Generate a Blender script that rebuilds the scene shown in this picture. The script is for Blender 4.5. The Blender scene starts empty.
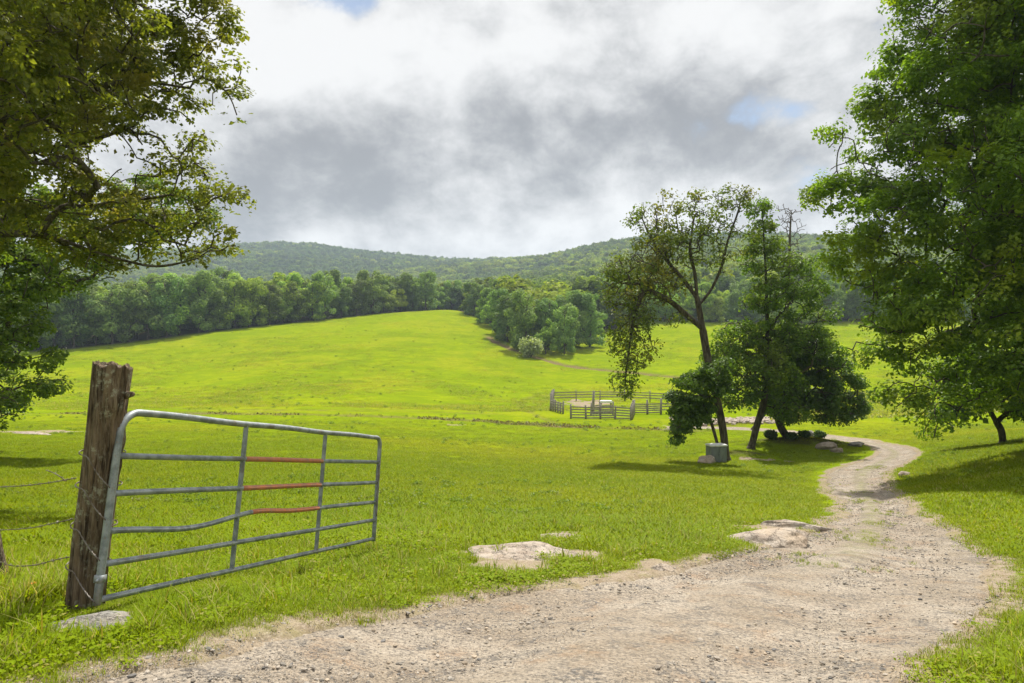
import bpy, bmesh, math, random
import numpy as np
from mathutils import Vector, Matrix
random.seed(7)
RNG = np.random.default_rng(11)
SC = bpy.context.scene
COL = SC.collection
R = math.radians
# ---------------------------------------------------------------- camera, sky, sun, exposure
CAMZ = 1.65
F = 683.0; CX, CY = 512.0, 341.5
cam_d = bpy.data.cameras.new('camera')
cam_d.sensor_width = 36.0; cam_d.lens = 36.0*F/1024.0
cam_d.clip_start = 0.05; cam_d.clip_end = 9000
cam = bpy.data.objects.new('camera', cam_d); COL.objects.link(cam)
cam.location = (0, 0, CAMZ); cam.rotation_euler = (R(90), 0, 0)
SC.camera = cam
SUN_EL, SUN_AZ = 57.0, 14.0          # azimuth measured from the view direction (+Y) towards +X
SUN_STR, SKY_STR, EXPO = 4.8, 0.12, 0.82
SC.view_settings.view_transform = 'Standard'; SC.view_settings.look = 'None'
SC.view_settings.gamma = 1.0; SC.view_settings.use_curve_mapping = False
SC.view_settings.exposure = EXPO
SC.cycles.max_bounces = 6; SC.cycles.transparent_max_bounces = 8
SC.cycles.diffuse_bounces = 3; SC.cycles.transmission_bounces = 4; SC.cycles.volume_bounces = 0
SC.cycles.glossy_bounces = 2

class NT:
    """tiny helper to write node graphs"""
    def __init__(s, tree): s.t = tree; s.n = tree.nodes; s.l = tree.links
    def new(s, kind, **kw):
        n = s.n.new(kind)
        for k, v in kw.items():
            if not k.startswith('_'): setattr(n, k, v)
        return n
    def put(s, sock, v):
        if v is None: return
        if isinstance(v, bpy.types.NodeSocket): s.l.new(v, sock)
        else:
            if sock.type == 'RGBA' and not hasattr(v, '__len__'): v = (v, v, v, 1)
            elif sock.type == 'RGBA' and len(v) == 3: v = (*v, 1)
            elif sock.type == 'VECTOR' and not hasattr(v, '__len__'): v = (v, v, v)
            sock.default_value = v
    def m(s, op, a, b=None, c=None, clamp=False):
        n = s.new('ShaderNodeMath', operation=op, use_clamp=clamp)
        for i, v in enumerate((a, b, c)): s.put(n.inputs[i], v)
        return n.outputs[0]
    def v(s, op, a, b=None, out=0):
        n = s.new('ShaderNodeVectorMath', operation=op)
        s.put(n.inputs[0], a)
        if op == 'SCALE': s.put(n.inputs[3], b)
        else: s.put(n.inputs[1], b)
        return n.outputs['Value'] if op in ('LENGTH', 'DOT_PRODUCT', 'DISTANCE') else n.outputs[0]
    def noise(s, vec, scale, detail=4, rough=0.5, dist=0.0):
        n = s.new('ShaderNodeTexNoise'); s.put(n.inputs['Vector'], vec)
        s.put(n.inputs['Scale'], scale); n.inputs['Detail'].default_value = detail
        n.inputs['Roughness'].default_value = rough; n.inputs['Distortion'].default_value = dist
        return n.outputs['Fac']
    def ramp(s, x, a, b, lo=0.0, hi=1.0, smooth=True):
        n = s.new('ShaderNodeMapRange', interpolation_type='SMOOTHSTEP' if smooth else 'LINEAR', clamp=True)
        s.put(n.inputs[0], x)
        for i, v in zip((1, 2, 3, 4), (a, b, lo, hi)): s.put(n.inputs[i], v)
        return n.outputs[0]
    def mix(s, f, a, b, mode='MIX'):
        n = s.new('ShaderNodeMix', data_type='RGBA', blend_type=mode)
        s.put(n.inputs[0], f); s.put(n.inputs[6], a); s.put(n.inputs[7], b)
        return n.outputs[2]
    def attr(s, name, out='Fac'):
        return s.new('ShaderNodeAttribute', attribute_name=name).outputs[out]
    def comb(s, x, y, z):
        n = s.new('ShaderNodeCombineXYZ')
        for i, v in enumerate((x, y, z)): s.put(n.inputs[i], v)
        return n.outputs[0]

world = bpy.data.worlds.new('World'); SC.world = world; world.use_nodes = True
wt = NT(world.node_tree); wt.n.clear()
wout = wt.new('ShaderNodeOutputWorld'); wbg = wt.new('ShaderNodeBackground')
sky = wt.new('ShaderNodeTexSky', sky_type='NISHITA', sun_disc=False)
sky.sun_elevation = R(SUN_EL); sky.sun_rotation = R(SUN_AZ)
sky.air_density = 1.0; sky.dust_density = 0.6
tc = wt.new('ShaderNodeTexCoord').outputs['Generated']
sep = wt.new('ShaderNodeSeparateXYZ'); wt.l.new(tc, sep.inputs[0])
dx, dy, dz = sep.outputs
den = wt.m('ADD', wt.m('MAXIMUM', dz, 0.0), 0.22)
cp = wt.comb(wt.m('DIVIDE', dx, den), wt.m('DIVIDE', dy, den), 0.0)
def blob(dirx, dirz, rx, rz):           # soft patch of sky round a direction (x, 1, z), in world space
    d = Vector((dirx, 1.0, dirz)).normalized()
    a = wt.m('DIVIDE', wt.m('SUBTRACT', wt.m('DIVIDE', dx, wt.m('MAXIMUM', dy, 0.05)), dirx), rx)
    b = wt.m('DIVIDE', wt.m('SUBTRACT', wt.m('DIVIDE', dz, wt.m('MAXIMUM', dy, 0.05)), dirz), rz)
    r2 = wt.m('ADD', wt.m('MULTIPLY', a, a), wt.m('MULTIPLY', b, b))
    return wt.m('MULTIPLY', wt.m('EXPONENT', wt.m('MULTIPLY', r2, -1.0)), wt.ramp(dy, 0.0, 0.2))
dv = wt.v('MULTIPLY', tc, (1.0, 1.0, 1.35))
wrp = wt.new('ShaderNodeTexNoise'); wt.put(wrp.inputs['Vector'], dv); wrp.inputs['Scale'].default_value = 2.3; wrp.inputs['Detail'].default_value = 3
dv = wt.v('ADD', dv, wt.v('SCALE', wt.v('SUBTRACT', wrp.outputs['Color'], (0.5, 0.5, 0.5)), 0.12))
n_big = wt.noise(wt.v('ADD', dv, (3.1, 1.7, 0.3)), 2.4, 10, 0.54)
n_mid = wt.noise(wt.v('ADD', dv, (7.3, 2.9, 4.0)), 5.0, 10, 0.56)
n_fin = wt.noise(wt.v('ADD', dv, (1.3, 8.9, 2.0)), 13.0, 9, 0.6)
dark = wt.m('ADD', wt.m('MULTIPLY', wt.m('SUBTRACT', n_big, 0.5), 2.6), wt.m('MULTIPLY', wt.m('SUBTRACT', n_mid, 0.5), 2.6))
dark = wt.m('ADD', dark, wt.m('MULTIPLY', wt.m('SUBTRACT', n_fin, 0.5), 2.4))
for args, k in (((-0.12, 0.26, 0.36, 0.10), 0.75), ((-0.42, 0.2, 0.2, 0.1), 0.4), ((0.22, 0.30, 0.22, 0.06), 0.3),
                ((-0.12, 0.45, 0.30, 0.07), -0.6), ((0.35, 0.44, 0.35, 0.08), -0.45), ((-0.15, 0.145, 0.35, 0.03), -0.45), ((0.3, 0.2, 0.3, 0.06), -0.35), ((-0.33, 0.40, 0.1, 0.08), -0.5)):
    dark = wt.m('ADD', dark, wt.m('MULTIPLY', blob(*args), k))
cloud = wt.mix(wt.ramp(dark, -0.7, 1.15), (0.52, 0.515, 0.51), (0.175, 0.176, 0.184))
cloud = wt.v('SCALE', cloud, wt.ramp(dz, 0.48, 0.85, 1.0, 2.1))      # unseen cloud above the frame, brightened as near the sun to add fill light
hole = wt.m('MULTIPLY', wt.m('SUBTRACT', n_mid, 0.5), 3.4)
hole = wt.m('ADD', hole, wt.m('MULTIPLY', wt.m('SUBTRACT', n_fin, 0.5), 2.2))
for args, k in (((-0.25, 0.50, 0.08, 0.03), 1.3), ((0.385, 0.335, 0.09, 0.035), 1.15), ((0.45, 0.24, 0.08, 0.04), 1.15), ((0.27, 0.30, 0.04, 0.03), 0.8)):
    hole = wt.m('ADD', hole, wt.m('MULTIPLY', blob(*args), k))
skyc = wt.v('SCALE', sky.outputs[0], SKY_STR)
skyc = wt.v('SCALE', skyc, 0.55)
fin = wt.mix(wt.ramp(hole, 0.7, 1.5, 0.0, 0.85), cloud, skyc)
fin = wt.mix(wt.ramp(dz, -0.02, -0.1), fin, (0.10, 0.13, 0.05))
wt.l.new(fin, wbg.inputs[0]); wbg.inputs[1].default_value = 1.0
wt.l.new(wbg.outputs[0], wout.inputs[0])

sd = bpy.data.lights.new('sun', 'SUN'); sd.energy = SUN_STR; sd.angle = R(0.6); sd.color = (1.0, 0.95, 0.86)
sun = bpy.data.objects.new('sun', sd); COL.objects.link(sun)
_s = Vector((math.sin(R(SUN_AZ))*math.cos(R(SUN_EL)), math.cos(R(SUN_AZ))*math.cos(R(SUN_EL)), math.sin(R(SUN_EL))))
sun.rotation_euler = _s.to_track_quat('Z', 'Y').to_euler(); sun.location = (0, 0, 400)

# ---------------------------------------------------------------- helpers
def tag(o, label=None, cat=None, group=None, kind=None):
    if label: o['label'] = label
    if cat: o['category'] = cat
    if group: o['group'] = group
    if kind: o['kind'] = kind
    return o
def empty(name, loc, rz=0.0):
    o = bpy.data.objects.new(name, None); COL.objects.link(o); o.empty_display_size = 0.3
    o.location = loc; o.rotation_euler = (0, 0, rz); return o
def mesh_np(name, V, faces, mat=None, parent=None, smooth=True, link=True, attrs=None, nper=4):
    """V (n,3); faces (m,nper) array"""
    V = np.asarray(V, np.float32); Fc = np.asarray(faces, np.int32)
    me = bpy.data.meshes.new(name)
    me.vertices.add(len(V)); me.vertices.foreach_set('co', V.ravel())
    me.loops.add(Fc.size); me.loops.foreach_set('vertex_index', Fc.ravel())
    me.polygons.add(len(Fc))
    me.polygons.foreach_set('loop_start', np.arange(0, Fc.size, Fc.shape[1], dtype=np.int32))
    me.polygons.foreach_set('use_smooth', np.full(len(Fc), smooth))
    if attrs:
        for k, a in attrs.items():
            at = me.attributes.new(k, 'FLOAT', 'POINT'); at.data.foreach_set('value', np.asarray(a, np.float32))
    me.update(calc_edges=True); me.validate(verbose=False)
    if mat: me.materials.append(mat)
    o = bpy.data.objects.new(name, me)
    if link: COL.objects.link(o)
    if parent: o.parent = parent
    return o
def localise(o_list_V, origin):
    return [v-np.array(origin) for v in o_list_V]
class Acc:
    """collects quads/tris (tris stored as degenerate-free separate list) into one mesh"""
    def __init__(s): s.V = []; s.F = []; s.n = 0
    def add(s, V, Fq):
        s.V.append(np.asarray(V, float)); s.F.append(np.asarray(Fq, int)+s.n); s.n += len(V)
    def tube(s, pts, rad, sides=8, cap=True, seed=None, rough=0.0):
        pts = np.asarray(pts, float); n = len(pts)
        rad = np.full(n, rad, float) if np.isscalar(rad) else np.asarray(rad, float)
        T = np.gradient(pts, axis=0); T /= np.linalg.norm(T, axis=1)[:, None]+1e-9
        ref = np.array([0, 0, 1.0]) if abs(T[0][2]) < 0.9 else np.array([1.0, 0, 0])
        U = np.zeros_like(T); u = ref-T[0]*ref.dot(T[0]); u /= np.linalg.norm(u)
        for i in range(n):
            u = u-T[i]*u.dot(T[i]); u /= np.linalg.norm(u); U[i] = u
        W = np.cross(T, U); a = np.linspace(0, 2*np.pi, sides, endpoint=False)
        ring = pts[:, None]+rad[:, None, None]*(np.cos(a)[None, :, None]*U[:, None]+np.sin(a)[None, :, None]*W[:, None])
        V = ring.reshape(-1, 3)
        if rough: V = V+np.random.default_rng(seed or 1).normal(0, rough, V.shape)
        i, j = np.meshgrid(np.arange(n-1), np.arange(sides), indexing='ij'); j2 = (j+1) % sides
        Fq = np.stack([i*sides+j, i*sides+j2, (i+1)*sides+j2, (i+1)*sides+j], -1).reshape(-1, 4)
        if cap:
            V = np.vstack([V, pts[0], pts[-1]]); c0, c1 = n*sides, n*sides+1
            js = np.arange(0, sides, 1)
            f0 = [[c0, (k+1) % sides, k, k] for k in js]
            # caps as quads over pairs
            f0 = [[c0, (2*k+2) % sides, 2*k+1, 2*k] for k in range(sides//2)]
            b = (n-1)*sides
            f1 = [[c1, b+2*k, b+2*k+1, b+(2*k+2) % sides] for k in range(sides//2)]
            Fq = np.vstack([Fq, f0, f1])
        s.add(V, Fq)
    def box(s, c, size, M=None):
        c = np.array(c, float); h = np.array(size, float)/2
        sg = np.array([[-1,-1,-1],[1,-1,-1],[1,1,-1],[-1,1,-1],[-1,-1,1],[1,-1,1],[1,1,1],[-1,1,1]], float)*h
        if M is not None: sg = sg@np.array(M).T
        s.add(sg+c, [[0,3,2,1],[4,5,6,7],[0,1,5,4],[1,2,6,5],[2,3,7,6],[3,0,4,7]])
    def build(s, name, mat, parent=None, smooth=True, origin=(0,0,0), label=None):
        V = np.vstack(s.V)-np.array(origin); o = mesh_np(name, V, np.vstack(s.F), mat, parent, smooth)
        if label: o['label'] = label
        return o
def smooth01(x): x = np.clip(x, 0, 1); return x*x*(3-2*x)
def _hash(ix, iy, seed):
    v = np.sin(ix*127.1+iy*311.7+seed*74.7)*43758.5453
    return v-np.floor(v)
def vnoise(x, y, seed=0):
    ix, iy = np.floor(x), np.floor(y); fx, fy = smooth01(x-ix), smooth01(y-iy)
    a, b = _hash(ix, iy, seed), _hash(ix+1, iy, seed); c, d = _hash(ix, iy+1, seed), _hash(ix+1, iy+1, seed)
    return (a*(1-fx)+b*fx)*(1-fy)+(c*(1-fx)+d*fx)*fy
def fbm(x, y, scale, octs=4, seed=0):
    s = 0; a = 0.5; t = 0
    for o in range(octs):
        s = s+a*vnoise(x/scale*2**o, y/scale*2**o, seed+o); t += a; a *= 0.5
    return s/t-0.5

# ---------------------------------------------------------------- terrain
COLS = {
 -400: [(4.5,600),(9,530),(16,480),(28,445),(45,420),(70,405),(110,385),(190,345),(300,322),(800,290),(1500,255),(2300,272),(3900,305)],
 0:    [(4.5,612),(9,551),(16,505),(28,464),(45,437),(70,418),(110,395),(150,372),(190,350),(230,338),(300,325),(450,316),(800,292),(1500,253),(2300,272),(3900,305)],
 200:  [(4.4,616),(8.5,560),(15,508),(24,472),(38,446),(56,427),(80,411),(110,393),(150,366),(205,334),(240,326),(350,322),(600,308),(1000,282),(1500,252),(2300,275),(3900,305)],
 300:  [(4.4,622),(7.3,572),(10,540),(205,330),(240,321),(1500,247)],
 380:  [(4.3,640),(6.2,592),(9,547),(15,505),(24,471),(38,446),(56,428),(80,411),(110,390),(160,352),(220,325),(270,313),(320,316),(500,310),(900,287),(1500,257),(2300,280),(3900,305)],
 450:  [(250,316),(290,309.5),(340,314),(1500,264)],
 520:  [(3.3,683),(4.3,640),(6,598),(8.5,558),(14,518),(21,487),(30,466),(42,449),(62,427),(85,411),(105,400),(130,383),(165,355),(210,336),(280,320),(400,308),(600,292),(1000,272),(1400,268),(2000,285),(3900,305)],
 650:  [(3.3,683),(4.3,640),(6,597),(8.5,560),(13.5,520),(20,490),(27,472),(37,456),(46,442),(62,427),(80,414),(100,400),(125,386),(150,370),(190,347),(230,324),(270,314),(400,298),(600,275),(1000,249),(1500,266),(2300,290),(3900,305)],
 860:  [(3.3,683),(4.5,636),(6.5,590),(9.5,552),(14,520),(20,496),(27,477),(36,459),(46,444),(60,430),(80,415),(110,396),(150,367),(190,344),(230,324),(400,295),(600,270),(1000,244),(1500,264),(2300,290),(3900,305)],
 1024: [(3.3,672),(5,622),(8,570),(12,524),(18,481),(25,455),(33,441),(45,431),(60,424),(80,412),(110,393),(150,364),(230,322),(400,292),(600,268),(1000,243),(1500,262),(3900,305)],
 1300: [(3.3,665),(5,608),(8,540),(12,485),(18,441),(25,420),(35,407),(60,402),(110,385),(200,335),(400,290),(1000,243),(1500,260),(3900,305)],
}
P = []
for px, lst in COLS.items():
    for Y, py in lst:
        X = (px-CX)/F*Y; z = -(py-CY)/F*Y; P.append((X, Y, z))
for th in (-0.9, -0.45, 0, 0.45, 0.9):
    for r in (0.6, 1.6): P.append((math.sin(th)*r, math.cos(th)*r, -1.65))
P = np.array(P)
def _uv(x, y):
    r = np.hypot(x, y)+1e-6; th = np.arctan2(x, y); a = np.abs(th)
    b = np.where(a < 0.95, a, np.where(a < 1.3, 0.95, 0.95*(np.pi-a)/(np.pi-1.3)))
    return np.sign(th)*b*2.5, np.log(r), r
pu, pv, pr = _uv(P[:, 0], P[:, 1]); q = P[:, 2]/(pr+8)
def _phi(d2): return 0.5*d2*np.log(d2+1e-12)
D2 = (pu[:, None]-pu)**2+(pv[:, None]-pv)**2
n = len(P); A = np.zeros((n+3, n+3)); A[:n, :n] = _phi(D2)+np.eye(n)*0.004
A[:n, n] = 1; A[:n, n+1] = pu; A[:n, n+2] = pv; A[n:, :n] = A[:n, n:].T
W = np.linalg.solve(A, np.concatenate([q, [0, 0, 0]]))
MOUNDS = []      # x, y, rx, ry, height
def h0(x, y):
    x = np.atleast_1d(np.asarray(x, float)); y = np.atleast_1d(np.asarray(y, float)); out = np.empty(x.shape)
    xf, yf, of = x.ravel(), y.ravel(), out.ravel()
    for i in range(0, len(xf), 40000):
        u, v, r = _uv(xf[i:i+40000], yf[i:i+40000])
        d2 = (u[:, None]-pu)**2+(v[:, None]-pv)**2
        of[i:i+40000] = (_phi(d2)@W[:n]+W[n]+W[n+1]*u+W[n+2]*v)*(r+8)
    z = of.reshape(x.shape)+CAMZ
    far = smooth01((np.hypot(x, y)-300)/500)
    z = z+far*fbm(x, y, 260, 4, 3)*26
    return z
def h(x, y):
    z = h0(x, y); x = np.asarray(x, float); y = np.asarray(y, float)
    for mx, my, rx, ry, hh in MOUNDS:
        z = z+hh*np.exp(-((x-mx)/rx)**2-((y-my)/ry)**2)
    r = np.hypot(x, y); k = smooth01((r-4)/10)
    return z+k*(fbm(x, y, 7.0, 3, 9)*0.22+fbm(x, y, 1.3, 2, 19)*0.05)
def hit(px, py, ymin=2.5, ymax=1200, fn=None):
    """first ground point met by the ray through a pixel of the reference"""
    Y = np.exp(np.linspace(math.log(ymin), math.log(ymax), 1500)); X = (px-CX)/F*Y
    z = (fn or h)(X, Y); ray = CAMZ-(py-CY)/F*Y
    i = np.argmax(z >= ray)
    if z[i] < ray[i]: i = len(Y)-1
    if i > 0:
        a = (ray[i-1]-z[i-1]); b = (z[i]-ray[i]); t = a/(a+b+1e-9); Yh = Y[i-1]+(Y[i]-Y[i-1])*t
    else: Yh = Y[0]
    Xh = (px-CX)/F*Yh
    return np.array([Xh, Yh, float((fn or h)(Xh, Yh)[0])])
def H(x, y): return float(h(x, y)[0])
_m = hit(795, 447, fn=h0); MOUNDS.append((_m[0], _m[1], 3.4, 2.4, 0.75))
_m = hit(738, 458, fn=h0); MOUNDS.append((_m[0], _m[1], 2.0, 1.3, 0.4))

# road edges, read off the ground
ROAD = [((60,683),(905,683)), ((200,655),(950,640)), ((350,618),(985,600)), ((470,598),(993,572)), ((580,582),(985,555)),
        ((700,565),(962,538)), ((775,545),(935,520)), ((825,524),(905,501)), ((843,506),(890,488)), ((833,491),(883,476)),
        ((826,478),(897,467)), ((838,469),(912,459)), ((868,459),(917,452)), ((880,452),(905,446)), ((868,446),(880,441.5)),
        ((838,440),(845,436.5)), ((795,434),(797,431)), ((755,431),(757,428)), ((715,428.5),(716,426)), ((660,428),(661,425.5))]
Lp = [(-16,-12), (-9,-4.5), (-5,0.6)]; Rp = [(-9,-14), (-1.5,-5), (1.5,0.8)]
for l, r_ in ROAD:
    a, b = hit(*l, fn=h0), hit(*r_, fn=h0); Lp.append(a[:2]); Rp.append(b[:2])
Lp, Rp = np.array(Lp), np.array(Rp)
for i in range(len(Lp)-6, len(Lp)):          # keep the far lane a believable width
    c = (Lp[i]+Rp[i])/2; d = Rp[i]-Lp[i]; w = np.linalg.norm(d); d = d/w*min(max(w, 3.6), 4.2); Lp[i] = c-d/2; Rp[i] = c+d/2
def catmull(Pn, m):
    Pn = np.asarray(Pn, float); k = len(Pn); t = np.linspace(0, k-1, m); i = np.clip(t.astype(int), 0, k-2); f = (t-i)[:, None]
    g = lambda j: Pn[np.clip(j, 0, k-1)]
    p0, p1, p2, p3 = g(i-1), g(i), g(i+1), g(i+2)
    return 0.5*((2*p1)+(-p0+p2)*f+(2*p0-5*p1+4*p2-p3)*f*f+(-p0+3*p1-3*p2+p3)*f**3)
Ls, Rs = catmull(Lp, 1400), catmull(Rp, 1400)
Ls = np.array([np.convolve(np.pad(Ls[:, k], 20, 'edge'), np.ones(41)/41, 'valid') for k in (0, 1)]).T
Rs = np.array([np.convolve(np.pad(Rs[:, k], 20, 'edge'), np.ones(41)/41, 'valid') for k in (0, 1)]).T
Cs = (Ls+Rs)/2; Hw = np.linalg.norm(Rs-Ls, axis=1)/2
POLY = np.vstack([Ls[::5], Rs[::5][::-1]])
def road_edge(x, y):
    """metres inside (+) or outside (-) the lane's edge"""
    sh = np.shape(x); x = np.ravel(x); y = np.ravel(y); out = np.full(x.shape, -99.0)
    idx = np.where((np.hypot(x, y) < 100))[0]
    A1, A2 = POLY, np.roll(POLY, -1, 0); E = A2-A1
    EE = np.vstack([Ls[::5], Rs[::5]])
    for i in range(0, len(idx), 20000):
        k = idx[i:i+20000]; xx, yy = x[k, None], y[k, None]
        c = ((A1[:, 1] > yy) != (A2[:, 1] > yy)) & (xx < E[:, 0]*(yy-A1[:, 1])/(E[:, 1]+1e-12)+A1[:, 0])
        ins = c.sum(1) % 2 == 1
        d = np.sqrt(((xx-EE[:, 0])**2+(yy-EE[:, 1])**2).min(1))
        out[k] = np.where(ins, d, -d)
    return out.reshape(sh)
def road_sdf(x, y): return 1-road_edge(x, y)/1.4+(fbm(np.asarray(x, float), np.asarray(y, float), 0.9, 4, 5)*0.5+fbm(np.asarray(x, float), np.asarray(y, float), 3.1, 2, 65)*0.3)*np.clip(np.hypot(x, y)/6, 0.5, 1)*np.clip(24/np.hypot(x, y), 0.25, 1)

# bare patches (world): x, y, rx, ry
def patch(px, py, rpx, ry):
    p = hit(px, py); return (p[0], p[1], rpx/F*p[1], ry)
PATCH = [patch(520,550,52,1.2), patch(565,539,42,0.8), patch(775,530,45,1.4), patch(660,566,14,0.4), patch(85,624,40,0.35), patch(300,640,40,.3),
         patch(745,590,30,0.3), patch(30,432,40,2.0), patch(770,460,20,0.5), patch(588,403,20,6), patch(1010,610,25,.25),
         patch(455,425,10,.6)]
# lines worn in the far meadow: pixel polylines, half width in metres, strength
LINES = [([(0,414),(120,412),(250,414),(380,416),(470,420),(540,424),(620,428),(700,430)], 1.6, 1.0),
         ([(130,408),(300,410),(420,412),(500,414)], 0.5, 0.55), ([(250,412),(420,409),(520,410),(548,398),(536,403)], 0.5, 0.3),
         ([(488,336),(505,346),(540,358),(580,367),(640,373),(720,382),(800,392),(900,404)], 1.5, 1.0),
         ([(560,425),(520,404),(536,396),(560,394)], .5, .4), ([(700,425),(760,421),(820,417),(920,414)], 2.0, 0.45)]
LW = []
for pts, w, k in LINES:
    q_ = np.array([hit(a, b)[:2] for a, b in pts]); LW.append((catmull(q_, 160), w, k))
def dirt_at(x, y):
    d = np.zeros(np.shape(x)); nz = fbm(x, y, 1.1, 4, 31)
    for mx, my, rx, ry in PATCH:
        e = np.sqrt(((x-mx)/rx)**2+((y-my)/ry)**2)+nz*2.6+fbm(x, y, 0.35, 3, 32)*0.8
        d = np.maximum(d, smooth01((1.15-e)/0.45))
    return d
def line_at(x, y):
    d = np.zeros(np.shape(x))
    for pts, w, k in LW:
        m = (np.hypot(x, y) > 25) & (np.hypot(x, y) < 260); idx = np.where(m.ravel())[0]; dd = np.full(x.size, 999.0)
        xr, yr = x.ravel()[idx], y.ravel()[idx]
        for i in range(0, len(idx), 20000):
            s_ = slice(i, i+20000); dd[idx[s_]] = np.sqrt(((xr[s_, None]-pts[:, 0])**2+(yr[s_, None]-pts[:, 1])**2).min(1))
        d = np.maximum(d, k*smooth01((w*1.25-dd.reshape(x.shape)+fbm(x, y, 2.5, 3, 77)*w*1.6)/(w*0.8)))
    return d
ang = np.concatenate([np.arange(-180, -56, 3.0), np.arange(-56, 56, 0.28), np.arange(56, 180, 3.0)])
rad = np.exp(np.arange(math.log(0.4), math.log(4300), 0.0105)); nr, na = len(rad), len(ang)
AA, RR = np.meshgrid(np.radians(ang), rad)
GX, GY = RR*np.sin(AA), RR*np.cos(AA)
GZ = h(GX, GY)
ru = road_sdf(GX, GY)
sunk = smooth01((1.0-ru)/0.2)
dl = line_at(GX, GY); dp = dirt_at(GX, GY)
GZg = GZ-sunk*0.13-dl*0.3
# far woods floor
r_ = np.hypot(GX, GY)
V = np.stack([GX.ravel(), GY.ravel(), GZg.ravel()], 1)
i, j = np.meshgrid(np.arange(nr-1), np.arange(na), indexing='ij'); j2 = (j+1) % na
Fq = np.stack([i*na+j, i*na+j2, (i+1)*na+j2, (i+1)*na+j], -1).reshape(-1, 4)[:, ::-1]
roadside = smooth01((1.42-ru)/0.3)
# ---------------------------------------------------------------- materials
def new_mat(name):
    m = bpy.data.materials.new(name); m.use_nodes = True; t = NT(m.node_tree); t.n.clear()
    out = t.new('ShaderNodeOutputMaterial'); return m, t, out
def principled(t, out, col, rough=0.8, spec=0.3, bump=None, bstr=0.3, bdist=0.02, metal=0.0):
    b = t.new('ShaderNodeBsdfPrincipled'); t.put(b.inputs['Base Color'], col); t.put(b.inputs['Roughness'], rough)
    b.inputs['Specular IOR Level'].default_value = spec; b.inputs['Metallic'].default_value = metal
    if bump is not None:
        n_ = t.new('ShaderNodeBump'); n_.inputs['Strength'].default_value = bstr; n_.inputs['Distance'].default_value = bdist
        t.put(n_.inputs['Height'], bump); t.l.new(n_.outputs[0], b.inputs['Normal'])
    if out is not None: t.l.new(b.outputs[0], out.inputs[0])
    return b
def pos(t): return t.new('ShaderNodeNewGeometry').outputs['Position']
def obc(t): return t.new('ShaderNodeTexCoord').outputs['Object']

GRASS_A, GRASS_B, GRASS_C = (0.20, 0.25, 0.003), (0.125, 0.18, 0.004), (0.25, 0.25, 0.012)
def grass_colour(t, p):
    a = t.noise(p, 0.045, 3, 0.5); b = t.noise(p, 0.5, 4, 0.6); c = t.noise(p, 3.0, 3, 0.6)
    st = t.noise(t.v('MULTIPLY', p, (0.09, 0.14, 0.1)), 1.0, 9, 0.72)
    col = t.mix(t.ramp(b, 0.35, 0.7), GRASS_A, GRASS_B)
    sp_ = t.new('ShaderNodeSeparateXYZ'); t.put(sp_.inputs[0], p)      # the grazed pasture below is greener than the hay meadow above
    col = t.mix(t.ramp(sp_.outputs[1], 40, 80, 0.5, 0.0), col, (0.10, 0.16, 0.004))
    col = t.mix(t.ramp(a, 0.4, 0.65, 0, 0.5), col, GRASS_C)
    col = t.mix(t.ramp(st, 0.47, 0.58, 0, 0.8), col, GRASS_B)
    return t.mix(t.ramp(c, 0.5, 0.8, 0, 0.5), col, GRASS_B)
M_ground, t, out = new_mat('meadow_ground')
p = pos(t); gcol = grass_colour(t, p)
fine = t.noise(p, 14.0, 6, 0.7); med = t.noise(p, 1.6, 6, 0.65)
gcol = t.mix(t.ramp(fine, 0.45, 0.7, 0, 0.75), gcol, (0.07, 0.115, 0.006)); gcol = t.mix(t.m('MULTIPLY', t.ramp(t.noise(t.v('MULTIPLY', p, (0.5, 1.4, 1)), 1.0, 9, 0.8), 0.49, 0.58), 0.6), gcol, (0.11, 0.15, 0.006))
gcol = t.mix(t.ramp(med, 0.5, 0.75, 0, 0.45), gcol, (0.09, 0.145, 0.007))
dn = t.noise(p, 7.0, 6, 0.7)
dcol = t.mix(t.ramp(dn, 0.3, 0.7), (0.20, 0.155, 0.105), (0.28, 0.23, 0.17))
gr_ = t.noise(p, 42, 5, 0.8); dcol = t.mix(t.ramp(gr_, 0.5, 0.62, 0, .65), dcol, (0.09, 0.08, 0.065)); dcol = t.mix(t.ramp(gr_, 0.46, 0.34, 0, .5), dcol, (0.40, 0.36, 0.30)); dcol = t.mix(t.ramp(med, 0.5, 0.65, 0, .45), dcol, (0.17, 0.16, 0.05))
lcol = t.mix(t.ramp(dn, 0.35, 0.65), (0.07, 0.05, 0.025), (0.20, 0.16, 0.08))
col = t.mix(t.attr('line'), gcol, lcol)
col = t.mix(t.ramp(t.m('ADD', t.attr('dirt'), t.m('MULTIPLY', t.m('SUBTRACT', dn, 0.5), 0.8)), 0.35, 0.65), col, dcol)
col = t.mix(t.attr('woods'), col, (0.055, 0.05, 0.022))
principled(t, out, col, 0.95, 0.0, t.m('ADD', t.m('MULTIPLY', fine, 0.35), med), 0.5, 0.12)

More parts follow.
